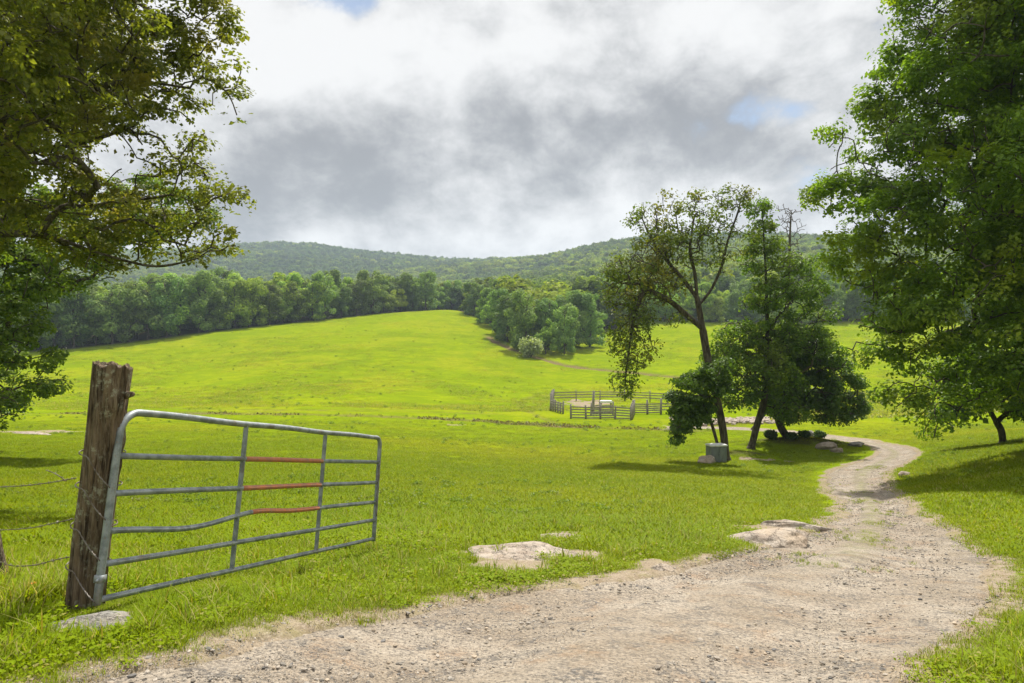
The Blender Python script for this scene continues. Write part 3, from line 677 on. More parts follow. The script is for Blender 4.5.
def grow(trunk, attract, bf=0.25, step=0.22, wig=0.09, seed=0, tmin=0.25, limbs=()):
    """greedy growth: every attraction point joins the nearest wood; returns nodes, parents"""
    r = np.random.default_rng(seed); N_ = [np.array(p_, float) for p_ in trunk]; Pa = [-1]+list(range(len(trunk)-1)); L = [0.0]
    for k in range(1, len(N_)): L.append(L[-1]+np.linalg.norm(N_[k]-N_[k-1]))
    for lb in limbs:
        cc = catmull(lb, len(lb)*5); j_ = int(np.argmin(np.linalg.norm(np.array(N_)-cc[0], axis=1))); prev = j_
        for q_ in cc[1:]:
            L.append(L[prev]+np.linalg.norm(q_-N_[prev])); N_.append(q_); Pa.append(prev); prev = len(N_)-1
    cap = 60000; arr = np.zeros((cap, 3)); arr[:len(N_)] = N_; Ln = np.zeros(cap); Ln[:len(L)] = L; n_ = len(N_)
    pen = np.zeros(cap); pen[:int(len(trunk)*tmin)] = 50; pen = pen+0
    root = arr[int(len(trunk)*tmin)]; order = np.argsort(np.linalg.norm(attract-root, axis=1)); tips = []
    for i_ in order:
        q_ = attract[i_]; d = np.linalg.norm(arr[:n_]-q_, axis=1); j_ = int(np.argmin(d+bf*Ln[:n_]+pen[:n_])); dj = d[j_]
        m__ = max(1, int(dj/step)); prev = j_; p0 = arr[j_].copy(); off = r.normal(0, wig, 3)*dj*0.5; off[2] += 0.12*dj
        for k in range(1, m__+1):
            f = k/m__; c = p0*(1-f)+q_*f+off*math.sin(math.pi*f)
            if n_ >= cap: break
            arr[n_] = c; Pa.append(prev); Ln[n_] = Ln[prev]+dj/m__; prev = n_; n_ += 1
        tips.append(prev)
    return arr[:n_], np.array(Pa), np.array(tips)
def clump_leaves(tp, n_leaf, seed, sig, flat, R_=1.0, sp=1.35, gap=1.0):
    r = np.random.default_rng(seed); dens = r.gamma(1.6, 1.0, len(tp)); k = r.choice(len(tp), int(n_leaf*1.35), p=dens/dens.sum())
    off = r.normal(0, 1, (len(k), 3)); off /= (np.linalg.norm(off, axis=1)[:, None]**0.5); C = tp[k]+off*np.array([sig, sig, sig*flat])
    K_ = thin_to(tp+r.normal(0, .2, tp.shape), sp); on_ = np.zeros_like(C); keep = np.ones(len(C), bool)
    for i_ in range(0, len(C), 20000):
        c = C[i_:i_+20000]; cs = (c*[1, 1, 1.3]).astype(np.float32); ks = (K_*[1, 1, 1.3]).astype(np.float32); j_ = ((ks**2).sum(1)-2*cs@ks.T).argmin(1); dd = np.linalg.norm(cs-ks[j_], axis=1)
        v = c-K_[j_]; on_[i_:i_+20000] = v/(np.linalg.norm(v, axis=1)[:, None]+1e-6)*np.clip(dd/R_, 0, 1)[:, None]; keep[i_:i_+20000] = r.uniform(0, 1, len(c)) < np.exp(-(dd/R_*gap*0.97)**4)
        C[i_:i_+20000] -= v*0.12
    return C[keep], on_[keep]*0.9
def wood_mesh(name, nodes, par, base_r, tip_r, parent, mat=None, expo=0.42, trunk_n=0, sides=6, taper=None, gain=None):
    n_ = len(nodes); cnt = np.zeros(n_); ch = np.bincount(par[par >= 0], minlength=n_); cnt[ch == 0] = 1
    for k in range(n_-1, 0, -1):
        if par[k] >= 0: cnt[par[k]] += cnt[k]
    # parents always come before children
    rad_ = tip_r*np.maximum(cnt, 1)**expo; rad_ = rad_*1.0
    kk = base_r/rad_[0]; w = (rad_/rad_[0]); rad_ = tip_r*(1-w)+0+rad_*(1-w)*0+ (tip_r+(base_r-tip_r)*np.maximum(w, 0)**1.15)*1.0-tip_r*(1-w)
    rad_ = np.maximum(rad_, tip_r)
    if trunk_n: rad_[0] *= 1.45; rad_[1] *= 1.12
    A = Acc(); e = np.arange(1, n_); e = e[par[e] >= 0]; p0, p1 = nodes[par[e]], nodes[e]; d = p1-p0; ln = np.linalg.norm(d, axis=1); d /= ln[:, None]+1e-9
    # node directions for joined rings
    nd = np.zeros((n_, 3)); np.add.at(nd, e, d)
    big = np.full(n_, -1); 
    o_ = np.argsort(rad_[e]); big[par[e[o_]]] = e[o_]
    dirn = nd.copy()
    for k in range(n_):
        if big[k] >= 0:
            v = nodes[big[k]]-nodes[k]; dirn[k] = dirn[k]+v/(np.linalg.norm(v)+1e-9)
    dirn /= np.linalg.norm(dirn, axis=1)[:, None]+1e-9
    isbig = big[par[e]] == e
    d0 = np.where(isbig[:, None], dirn[par[e]], d); d1 = dirn[e]; r0_ = np.where(isbig, rad_[par[e]], np.minimum(rad_[par[e]], rad_[e]*1.35)); r1_ = rad_[e]
    for lo, hi, sd_ in ((0, 0.06, sides-2), (0.06, 9, 10)):
        m = (r1_ >= lo) & (r1_ < hi); 
        if not m.any(): continue
        a = np.linspace(0, 2*np.pi, sd_, endpoint=False)
        def ring(c, dd, rr2):
            ref = np.array([0.31, 0.95, 0.05]); u_ = ref-dd*(dd@ref)[:, None]; u_ /= np.linalg.norm(u_, axis=1)[:, None]+1e-9; w_ = np.cross(dd, u_)
            return c[:, None]+rr2[:, None, None]*(np.cos(a)[None, :, None]*u_[:, None]+np.sin(a)[None, :, None]*w_[:, None])
        Rg = np.concatenate([ring(p0[m], d0[m], r0_[m]), ring(p1[m], d1[m], r1_[m])], 1); k_ = m.sum(); bs = np.arange(k_)[:, None]*2*sd_; jj_ = np.arange(sd_); j2_ = (jj_+1) % sd_
        Fq_ = np.stack([bs+jj_, bs+j2_, bs+sd_+j2_, bs+sd_+jj_], -1).reshape(-1, 4); A.add(Rg.reshape(-1, 3), Fq_)
    return A.build(name, mat or M_bark, parent)
def crown_points(blobs, n_, seed, shell=0.5, ret=False):
    """points in a union of ellipsoids (x,y,z,rx,ry,rz[,density])"""
    r = np.random.default_rng(seed); B = np.array([list(b)+[1.0]*(7-len(b)) for b in blobs], float); vol = B[:, 3]*B[:, 4]*B[:, 5]*B[:, 6]; vol = vol**0.8; k = r.choice(len(B), n_, p=vol/vol.sum())
    d = r.normal(0, 1, (n_, 3)); d /= np.linalg.norm(d, axis=1)[:, None]; rad_ = r.uniform(0, 1, n_)**(1/3); rad_ = shell*np.maximum(rad_, 0.7)**1+(1-shell)*rad_
    Q_ = B[k, :3]+d*rad_[:, None]*B[k, 3:6]
    return (Q_, d) if ret else Q_
def thin_to(P_, mind):
    """keep points at least mind apart (coarse grid)"""
    key = np.floor(P_/mind).astype(int); _, i_ = np.unique(key, axis=0, return_index=True); return P_[np.sort(i_)]
def tree(name, label, cat, base, trunk, blobs, n_attr, leaf, mat, n_leaf, base_r, seed, group=None, sig=0.3, mind=0.5, up=0.5, bf=0.2, tip=0.012, droop=0.0, trunk_t=0.25, flat=0.6, extra_bare=None, shell=0.5, keepfn=None, R_=1.0, limbs=()):
    """base world point; trunk & blobs in world coordinates; leaves sit in sprays round the twig ends"""
    root = empty(name, base); tag(root, label, cat, group); b_ = np.array(base)
    tk = catmull(np.array(trunk)-b_, max(8, int(len(trunk)*5)))
    P_ = crown_points([(x-b_[0], y-b_[1], z-b_[2], *rest) for x, y, z, *rest in blobs], n_attr, seed, shell)
    P_ = thin_to(P_, mind); nodes, par, tips = grow(tk, P_, bf, seed=seed, tmin=trunk_t, limbs=[np.array(l_)-b_ for l_ in limbs])
    wood_mesh('trunk', nodes, par, base_r, tip, root, trunk_n=1)
    C, on_ = clump_leaves(nodes[tips], n_leaf, seed+5, sig, flat, R_, R_*1.4)
    leaves_mesh('crown', C, leaf, mat, root, seed+9, up=up, droop=droop, outn=on_)
    return root
def PB_(px, py, Y, rpx, ry=None, rz=None, dens=1.0):      # ellipsoid given by where it shows and how far it stands
    c = on(px, py, Y); r = rpx/F*Y; return (c[0], c[1], c[2], r, ry if ry else r, (rz/F*Y if rz else r*0.8), dens)

# --- big maple on the left (stands just out of frame)
bl = np.array([*on(-75, 0, 17.5)[:2], 0]); bl[2] = H(bl[0], bl[1])-0.05
blobsL = [PB_(*a) for a in ((60,20,17,75),(150,25,16.5,60),(205,20,17,42),(222,75,16,26),(190,78,18,42),(228,108,16,14,0.4,18),(110,95,16,62),(30,110,17,75),(165,140,17,40),(205,165,16.5,34),(218,205,16,30),
          (160,200,17.5,48),(200,238,16,36,1.2,22),(110,215,16,52,1.4,32),(130,250,16.5,40,1,18),(60,190,17.5,62,1.8,40),(20,230,16,58,1.6,32),(95,262,16.5,30,1,14),(-60,60,18,120),(-180,80,18,130),(-60,-90,18,150),(80,-80,17.5,110),(170,-60,17,70),(-260,180,19,90),(-120,190,20,110),
          (-80,-220,18,120),(-60,70,12.5,150),(-120,150,24,110),(60,60,23,90),(20,-40,13,130))]
tkL = [bl, bl+[0.1,0,1.5], on(-68,250,17.5), on(-52,180,17.5), on(-25,100,17.4), on(-8,20,17.5), on(-10,-90,17.6), on(-20,-200,17.8)]
t_left = tree('maple_tree', 'big overhanging maple filling the upper left corner, leaves coloured brown as if backlit', 'tree', bl, tkL, blobsL, 5200, 0.088, M_leaf_left, 360000, 0.42, 21, up=0.8, sig=0.30, mind=0.46, bf=0.12, tip=0.006, trunk_t=0.3, flat=0.5, R_=0.75,
    limbs=([on(-45,190,17.5), on(-5,150,17.2), on(30,118,17), on(75,95,16.8), on(130,82,16.6), on(190,88,16.5)], [on(-42,175,17.5), on(0,159,16.8), on(38,151,16.4), on(62,158,16.2), on(95,178,16)], [on(38,151,16.4), on(85,142,16.3), on(135,126,16.5)],
           [on(-60,250,17.4), on(-10,235,16.5), on(45,236,16), on(95,252,15.8), on(150,266,15.8), on(185,262,15.8)], [on(-30,120,17.4), on(5,95,18), on(40,55,18), on(90,25,18)], [on(-45,215,17.5), on(30,208,17), on(100,205,17), on(170,195,17)]))
# --- second broadleaf behind it, low hanging leaves
b2 = np.array([*on(-55, 0, 34)[:2], 0]); b2[2] = H(b2[0], b2[1])-0.05
blobs2 = [PB_(*a) for a in ((25,275,33,50,3,26),(75,268,34,36,2.5,20),(8,310,32,42),(22,345,32,30,2),(38,378,31,20,1.5,20),(12,398,31,24,1.5,16),(-40,250,34,90),(-60,340,34,70),(-110,300,34,90),(-60,180,34,90),(-30,400,33,50),(10,225,35,60,3),(148,205,35,34,2.5),(188,214,36,26,2.2),(105,222,35,36,2.5),(150,238,36,26,2,14))]
tree('broadleaf_tree', 'fresh green broadleaf with leaves hanging low at the left edge, behind the big maple', 'tree', b2, [b2, on(-53,380,34), on(-50,300,34), on(-48,230,34), on(-50,170,34)], blobs2, 2000, 0.16, M_leaf_left2, 125000, 0.35, 31, up=0.8, sig=0.42, mind=0.8, R_=1.15, tip=0.01, flat=0.6)
# --- big maple on the right
b3 = np.array([*on(1110, 0, 27)[:2], 0]); b3[2] = H(b3[0], b3[1])-0.05
blobs3 = [PB_(a[0], a[1], a[2]*0.86, *a[3:]) for a in ((935,-20,31,50),(925,40,30,45),(905,75,30,38),(985,20,28,70),(950,110,29,62),(893,112,31,36),(842,150,32,20,1.2,30),(836,195,32,22,1.2,28),(862,185,31,24),(890,170,30,34),(900,225,29,50),(868,268,30,36),(855,235,31,26),(960,200,28,70),
          (905,310,29,46),(872,325,30,26),(865,350,30,16,1,14),(950,300,28,60),(930,365,29,36),(905,345,29,24),(985,370,29,45),(950,405,29,26),(935,425,29,18,1.2,16),(1000,395,30,38,2,24),(1030,130,28,90),(1040,260,28,90),(1090,60,31,130),(1080,200,34,120),(1100,340,31,80,3,50),(1180,150,31,130),(1190,300,31,110),
          (1020,-110,30,120),(1130,-150,31,150),(1060,-30,26,100),(1060,380,31,40,3,28),(1015,340,27,50),(905,395,29,20,1.2,14),(1020,40,26,70),(960,60,27,50),(1000,160,26,60),(915,140,28,36),(1000,300,27,55),(940,250,28,45),(925,330,28,34))]
t_right = tree('maple_tree', 'tall dense green maple filling the right edge above the lane', 'tree', b3, [b3, on(1108,380,27), on(1100,300,27), on(1094,200,27), on(1085,100,27), on(1075,0,27), on(1068,-120,27)], blobs3, 8000, 0.118, M_leaf_right, 620000, 0.45, 41, up=0.8, sig=0.40, mind=0.62, R_=1.3, tip=0.008, bf=0.1, trunk_t=0.25, flat=0.6, limbs=([on(1100,300,27), on(1040,265,26.5), on(990,240,26), on(940,215,26)], [on(1092,180,27), on(1030,150,26), on(975,118,25.5), on(935,80,26)], [on(1104,340,27), on(1040,330,26), on(985,325,25.5), on(940,335,25.5), on(915,360,25.5)], [on(1088,120,27), on(1030,60,26.5), on(990,0,26)]))
# small tree under it
b4 = hit(1003, 443); blobs4 = [PB_(*a) for a in ((985,385,b4[1],42,2,22),(955,405,b4[1],26,1.5,20),(1010,350,b4[1],50,2.5,30),(1035,405,b4[1]-1,30,2,16))]
tree('young_tree', 'small tree with a thin slanting trunk under the big right maple', 'tree', b4, [b4, on(1001,430,b4[1]), on(994,418,b4[1]), on(985,400,b4[1]), on(980,380,b4[1])], blobs4, 300, 0.2, M_leaf_dark, 9000, 0.16, 51, sig=0.45, mind=0.8, tip=0.014)

# --- the three trees on the mound
def pt(px, py, Y): return on(px, py, Y)
bA = hit(726, 460); YA = bA[1]
blobsA = [PB_(px, py, YA+dy, rp, None, rz, de) for px, py, rp, rz, dy, de in ((648,218,24,16,0,.45),(668,205,14,12,0,.4),(700,205,22,14,.5,.45),(735,200,20,14,0,.45),(722,225,18,10,0,.3),(690,238,24,14,0,.35),(655,248,26,14,-.5,.6),(632,268,30,18,-.8,1.1),(620,295,22,18,-.8,1.2),(650,290,30,18,0,.8),
          (636,322,22,20,-1,1.3),(630,352,18,20,-1,1.4),(625,384,14,16,-1,1.5),(648,345,12,16,-1,.9),(616,340,10,14,-1,.7),(675,320,14,10,0,.3),(612,275,14,16,-1,.9),(672,265,20,16,.5,.6),(745,240,12,16,0,.3),(668,240,22,20,.3,.55),(705,248,20,22,-.3,.5),(724,258,14,16,0,.4),(680,280,18,14,.6,.5),(700,225,22,16,-.8,.5),(655,275,24,18,1,.7))]
tkA = [bA, pt(723,430,YA), pt(716,395,YA), pt(708,360,YA), pt(702,325,YA), pt(697,298,YA)]
def mound_tree(name, label, base, trunks, blobs, n_attr, leaf, mat, nl, br, seed, sig, mind, cat='tree', bare=False, tip=0.006, gap=1.0):
    root = empty(name, base); tag(root, label, cat, 'trees on the mound beside the lane')
    b_ = np.array(base); ns_, ps_, n0 = [], [], 0
    for k, (lst, par_at) in enumerate(trunks):
        cc = catmull(np.array(lst)-b_, len(lst)*5)
        if par_at is None: ns_ += list(cc); ps_ += [-1]+list(range(len(cc)-1))
        else:
            j_ = int(np.argmin(np.linalg.norm(np.array(ns_)-cc[0], axis=1))); s0 = len(ns_); ns_ += list(cc[1:]); ps_ += [j_]+list(range(s0, s0+len(cc)-2))
    P_ = thin_to(crown_points([(x-b_[0], y-b_[1], z-b_[2], *rest) for x, y, z, *rest in blobs], n_attr, seed, 0.3), mind)
    r = np.random.default_rng(seed); arr = np.zeros((60000, 3)); n_ = len(ns_); arr[:n_] = ns_; Pa = list(ps_); L = np.zeros(60000); pen = np.zeros(60000); pen[:8] = 30
    for k in range(n_):
        if Pa[k] >= 0: L[k] = L[Pa[k]]+np.linalg.norm(arr[k]-arr[Pa[k]])
    tips = []
    for i_ in np.argsort(np.array([np.linalg.norm(arr[:n_]-q_, axis=1).min() for q_ in P_])):
        q_ = P_[i_]; d = np.linalg.norm(arr[:n_]-q_, axis=1); j_ = int(np.argmin(d+0.12*L[:n_]+pen[:n_])); dj = d[j_]; mm = max(1, int(dj/0.18)); prev = j_; p0 = arr[j_].copy(); off = r.normal(0, .12, 3)*dj*.6; off[2] += 0.14*dj
        for k in range(1, mm+1):
            f = k/mm; arr[n_] = p0*(1-f)+q_*f+off*math.sin(math.pi*f); Pa.append(prev); L[n_] = L[prev]+dj/mm; prev = n_; n_ += 1
        tips.append(prev)
    nodes = arr[:n_]
    wood_mesh('trunk', nodes, np.array(Pa), br, tip, root, trunk_n=1)
    if nl:
        C, on_ = clump_leaves(nodes[tips], nl, seed+3, sig, 0.8, 0.8, 1.15, gap); leaves_mesh('crown', C, leaf, mat, root, seed+3, up=0.6, outn=on_)
    return root
mound_tree('ash_tree', 'tallest leaning open tree with thinning, yellowing leaves, leftmost on the mound', bA,
    [(tkA, None), ([pt(697,298,YA), pt(685,282,YA), pt(668,262,YA), pt(652,240,YA), pt(642,218,YA)], 1), ([pt(699,305,YA), pt(712,288,YA), pt(722,265,YA), pt(728,240,YA), pt(738,212,YA), pt(741,196,YA)], 1),
     ([pt(697,298,YA), pt(695,275,YA), pt(690,250,YA), pt(693,225,YA)], 1), ([pt(704,330,YA), pt(690,318,YA-.3), pt(668,300,YA-.6), pt(645,292,YA-.8), pt(634,320,YA-1), pt(629,350,YA-1), pt(625,380,YA-1)], 1)],
    blobsA, 2700, 0.12, M_leaf_ash, 13500, 0.20, 61, 0.30, 0.36, gap=0.85)
# low leafy growth springing from the foot of the leaning tree
blobsA2 = [PB_(px, py, YA-0.8, rp, None, rz) for px, py, rp, rz in ((690,395,22,18),(683,420,16,16),(705,385,18,16),(715,375,16,18),(678,438,8,8),(700,412,14,10))]
tree('sapling', 'leafy dark sapling hugging the leftmost leaning trunk', 'sapling', bA+np.array([-0.35,-0.5,-0.05]), [bA+np.array([-0.35,-0.5,-0.05]), pt(712,425,YA-.7), pt(702,400,YA-.8), pt(700,385,YA-.8)], blobsA2, 500, 0.13, M_leaf_dark, 14000, 0.08, 66, group='trees on the mound beside the lane', sig=0.32, mind=0.5, tip=0.01, trunk_t=0.4)
bB = hit(751, 449); YB = bB[1]
blobsB = [PB_(px, py, YB+dy, rp, None, rz, de) for px, py, rp, rz, dy, de in ((760,212,12,14,0,.9),(768,238,18,18,0,.9),(755,262,18,14,0,.7),(790,262,20,14,0,.7),(775,295,30,18,0,1),(805,285,24,14,0,.9),(820,310,18,16,.5,.8),(740,340,26,20,-.6,1.1),(725,365,24,20,-.6,1.1),(790,330,28,18,0,1),(760,370,32,22,-.5,1.2),
          (810,340,24,16,0,1),(735,395,18,16,-.6,.9),(820,262,14,8,0,.5),(785,385,22,16,0,.9),(745,300,12,12,0,.4),(770,345,26,22,0,1.1),(790,410,20,12,0,.7),(748,385,20,16,-.4,1))]
mound_tree('broadleaf_tree', 'upright green tree with a straight narrow trunk in the middle of the mound', bB,
    [([bB, pt(757,425,YB), pt(764,400,YB), pt(767,360,YB), pt(767,320,YB), pt(766,280,YB), pt(764,240,YB), pt(762,205,YB)], None), ([pt(765,395,YB), pt(780,385,YB), pt(798,375,YB), pt(812,365,YB)], 1), ([pt(767,350,YB), pt(750,335,YB-.4), pt(738,322,YB-.6)], 1)],
    blobsB, 3000, 0.14, M_leaf_dark2, 44000, 0.21, 71, 0.34, 0.42, gap=1.08)
bC = hit(787, 437); YC = bC[1]
blobsC = [PB_(px, py, YC+dy, rp, None, rz, de) for px, py, rp, rz, dy, de in ((800,350,30,20,0,1),(825,365,26,20,0,1),(845,385,20,18,0,1),(852,408,16,12,0,1),(815,395,30,18,0,1.1),(790,385,24,20,0,1),(780,355,18,18,0,.8),(830,412,22,10,0,.8),(785,410,18,10,0,.5),(765,400,16,14,0,.5))]
mound_tree('broadleaf_tree', 'short bushy dark tree with a crooked trunk, rightmost on the mound', bC,
    [([bC, pt(780,425,YC), pt(778,410,YC), pt(786,392,YC), pt(796,372,YC), pt(800,355,YC)], None), ([pt(779,412,YC), pt(800,402,YC), pt(825,398,YC), pt(845,400,YC)], 1)],
    blobsC, 2400, 0.15, M_leaf_dark, 40000, 0.25, 81, 0.36, 0.45, gap=1.05)
bD = hit(779, 436)+np.array([0, 6.0, 0]); bD[2] = H(bD[0], bD[1]); YD = bD[1]
blobsD = [PB_(px, py, YD, rp, 1.2, rz) for px, py, rp, rz in ((792,225,16,22),(788,250,14,16),(800,262,14,12),(784,212,8,10))]
mound_tree('dead_tree', 'bare dead tree showing leafless twigs above the right side of the mound', bD, [([bD, pt(785,380,YD), pt(787,320,YD), pt(789,270,YD), pt(790,235,YD), pt(791,215,YD)], None)], blobsD, 260, 0.1, None, 0, 0.13, 91, 0.2, 0.35, tip=0.007)

# low dark junipers on the mound, weeds
def bush(name, px, py, rx, hgt, label, mat, n_, leaf, seed, group=None, cat='bush', Yo=0.0, wp=None):
    b_ = hit(px, py) if wp is None else np.array([wp[0], wp[1], H(*wp)]); root = empty(name, b_); tag(root, label, cat, group); r = np.random.default_rng(seed)
    st_ = Acc(); 
    for k in range(7):
        a = r.uniform(0, 6.28); e_ = np.array([math.cos(a)*rx*0.6, math.sin(a)*rx*0.6, hgt*r.uniform(0.5, 0.9)]); st_.tube([np.array([0, 0, -0.05]), e_*[0.4, 0.4, 0.5], e_], [0.03*hgt, 0.02*hgt, 0.008*hgt], 5)
    st_.build('stems', M_bark, root)
    bl_ = [(r.uniform(-.55, .55)*rx, r.uniform(-.55, .55)*rx, hgt*r.uniform(0.35, 0.62), rx*r.uniform(.35, .55), rx*r.uniform(.35, .55), hgt*r.uniform(.25, .4)) for _ in range(9)]
    C = crown_points(bl_, n_, seed, 0.6)+r.normal(0, 0.11*rx, (n_, 3)); C = C[C[:, 2] > 0.02]
    leaves_mesh('leaves', C, leaf, mat, root, seed+1, up=0.4); return root
M_leaf_jun = leaf_mat('juniper_needles', (0.025, 0.05, 0.014), (0.06, 0.09, 0.024), None, 0.15)
for k, (px_, py_, rx_, hg_, lb_) in enumerate(((771,439,0.42,0.55,'small round dark juniper left of the crooked trunk'),(803,437,0.4,0.45,'dark juniper tucked right behind the rounded boulder'),(820,438,0.42,0.6,'dark spiky juniper between boulder and lane'),
    (792,439,0.36,0.4,'lowest dark juniper crouching at the foot of the crooked trunk'))):
    bush('juniper_bush', px_, py_, rx_, hg_, lb_, M_leaf_jun, 2600, 0.13, 200+k, 'junipers on the mound')

# ---------------------------------------------------------------- wood prototypes and treeline
def far_tree(mat, hgt, wid, seed, n_leaf=6500, leaf=0.44, conifer=False):
    r = np.random.default_rng(seed); bl_ = []
    for k in range(26):
        f = r.uniform(0.10, 0.95); a = r.uniform(0, 6.28)
        env = max(0.0, 1-abs((f-0.45)/0.55)**2.4)**0.5; rr1 = wid/2*env*r.uniform(0.5, 0.86)
        q_ = wid*r.uniform(0.09, 0.19); bl_.append((math.cos(a)*rr1, math.sin(a)*rr1, f*hgt, q_, q_, q_*0.8))
    bl_.append((0, 0, hgt*0.52, wid*0.22, wid*0.22, hgt*0.28))
    C, dn_ = crown_points(bl_, n_leaf, seed, 0.85, True); C = C+r.normal(0, 0.12, C.shape)
    tk = [np.array([0, 0, z_]) for z_ in np.linspace(-0.5, hgt*0.85, 10)]; tk = [p_+np.array([r.normal(0, 0.15), r.normal(0, .15), 0])*(k > 0) for k, p_ in enumerate(tk)]
    Pk = thin_to(crown_points(bl_, 90, seed+2, 0.2), 1.5); nodes, par, tips = grow(tk, Pk, 0.3, step=1.5, seed=seed, tmin=0.2)
    wm = wood_mesh('trunk', nodes, par, 0.26, 0.04, None, trunk_n=1, sides=6); cm = leaves_mesh('crown', C, leaf, mat, None, seed+1, up=0.2, wide=0.9, outn=dn_)
    for o_ in (wm, cm): COL.objects.unlink(o_)
    return wm, cm
PROTO = [far_tree(M_leaf_far[i_ % 3], h_, w_, 300+i_) for i_, (h_, w_) in enumerate(((17, 12), (15, 11), (14, 12), (18, 11), (13, 10.5), (12, 11)))]
KIND = ['bluish green', 'mid green', 'yellow green']
def far_instance(x, y, k, s_, rz, label, group, name='woodland_tree'):
    root = empty(name, (x, y, H(x, y)-0.1), rz); root.scale = (s_*random.uniform(.9, 1.15), s_*random.uniform(.9, 1.15), s_); tag(root, label, 'tree', group)
    for src in PROTO[k]:
        c = src.copy(); COL.objects.link(c); c.parent = root
    return root
placed = []
def ok(x, y, d):
    for a, b in placed:
        if (a-x)**2+(b-y)**2 < d*d: return False
    placed.append((x, y)); return True
rl_ = np.random.default_rng(77)
# edge of the left wood
cnt = 0; ROWS = {}
for row, (dy, sp) in enumerate(((0, 5.2), (6, 6.0), (13, 7.0))):
    px_ = -60.0
    while px_ < 452:
        lim = float(np.interp(px_, [-300, 60, 200, 300, 420, 450], [175, 186, 206, 232, 285, 310])); Y_ = lim+3+dy+rl_.normal(0, 1.3); x_ = (px_-CX)/F*Y_
        if ok(x_, Y_, 3.2):
            k_ = int(rl_.choice(6, p=[.3, .2, .06, .28, .12, .04])); hs = float(np.interp(px_, [0, 100, 300, 420], [1.15, 1.1, 0.98, 0.9]))*rl_.uniform(.72, 1.18)
            o = far_instance(x_, Y_, k_, hs, rl_.uniform(0, 6.28), 'tree', 'trees of the left wood edge'); cnt += 1; ROWS.setdefault(('left wood', row), []).append((px_, o, k_))
        px_ += sp*F/Y_*rl_.uniform(.8, 1.2)
# clump in the middle and the wood edge right of it
for row, dy in enumerate((0, 6, 13, 21)):
    px_ = 474.0
    while px_ < 1120:
        lim = float(np.interp(px_, [474, 500, 515, 560, 590, 610, 640, 900, 1200], [262, 205, 172, 170, 185, 222, 236, 236, 235])); Y_ = lim+2+dy+rl_.normal(0, 1.2); x_ = (px_-CX)/F*Y_
        if (px_ < 640 or row < 3) and ok(x_, Y_, 3.4):
            mid = px_ < 615; k_ = int(rl_.choice(6, p=[.3, .25, .03, .3, .10, .02] if mid else [.2, .28, .1, .2, .16, .06])); hs = (0.86 if mid else 0.8)*rl_.uniform(.7, 1.15)
            where = 'central clump' if mid else 'right field wood'
            o = far_instance(x_, Y_, k_, hs, rl_.uniform(0, 6.28), 'tree', 'trees of the central clump' if mid else 'trees of the right wood edge'); cnt += 1; ROWS.setdefault((where, row), []).append((px_, o, k_))
        px_ += 5.6*F/Y_*rl_.uniform(.8, 1.25)
ONES = 'first second third fourth fifth sixth seventh eighth ninth tenth eleventh twelfth thirteenth fourteenth fifteenth sixteenth seventeenth eighteenth nineteenth'.split(); TENS = ['', '', 'twenty', 'thirty', 'forty', 'fifty', 'sixty']
TH_ = ['', '', 'twentieth', 'thirtieth', 'fortieth', 'fiftieth', 'sixtieth']
def ordinal(n): return ONES[n-1] if n < 20 else (TH_[n//10] if n % 10 == 0 else TENS[n//10]+'-'+ONES[n % 10-1])
for (where, row), lst in ROWS.items():
    lst.sort(key=lambda a: a[0]); n_ = len(lst)
    for k, (_, o, k_) in enumerate(lst):
        q_ = f"{ordinal(k+1)} from the left" if k < (n_+1)//2 else (f"{ordinal(n_-k)} from the right")
        o['label'] = f"{KIND[k_ % 3]} tree, {q_} in the {('front','second','third','back')[row]} row of the {where}"
bush('round_bush', 531, 357, 3.3, 4.6, 'round silvery pale bush in front of the central clump of trees', M_leaf_pale, 3600, 0.4, 260)
print('far trees', cnt)

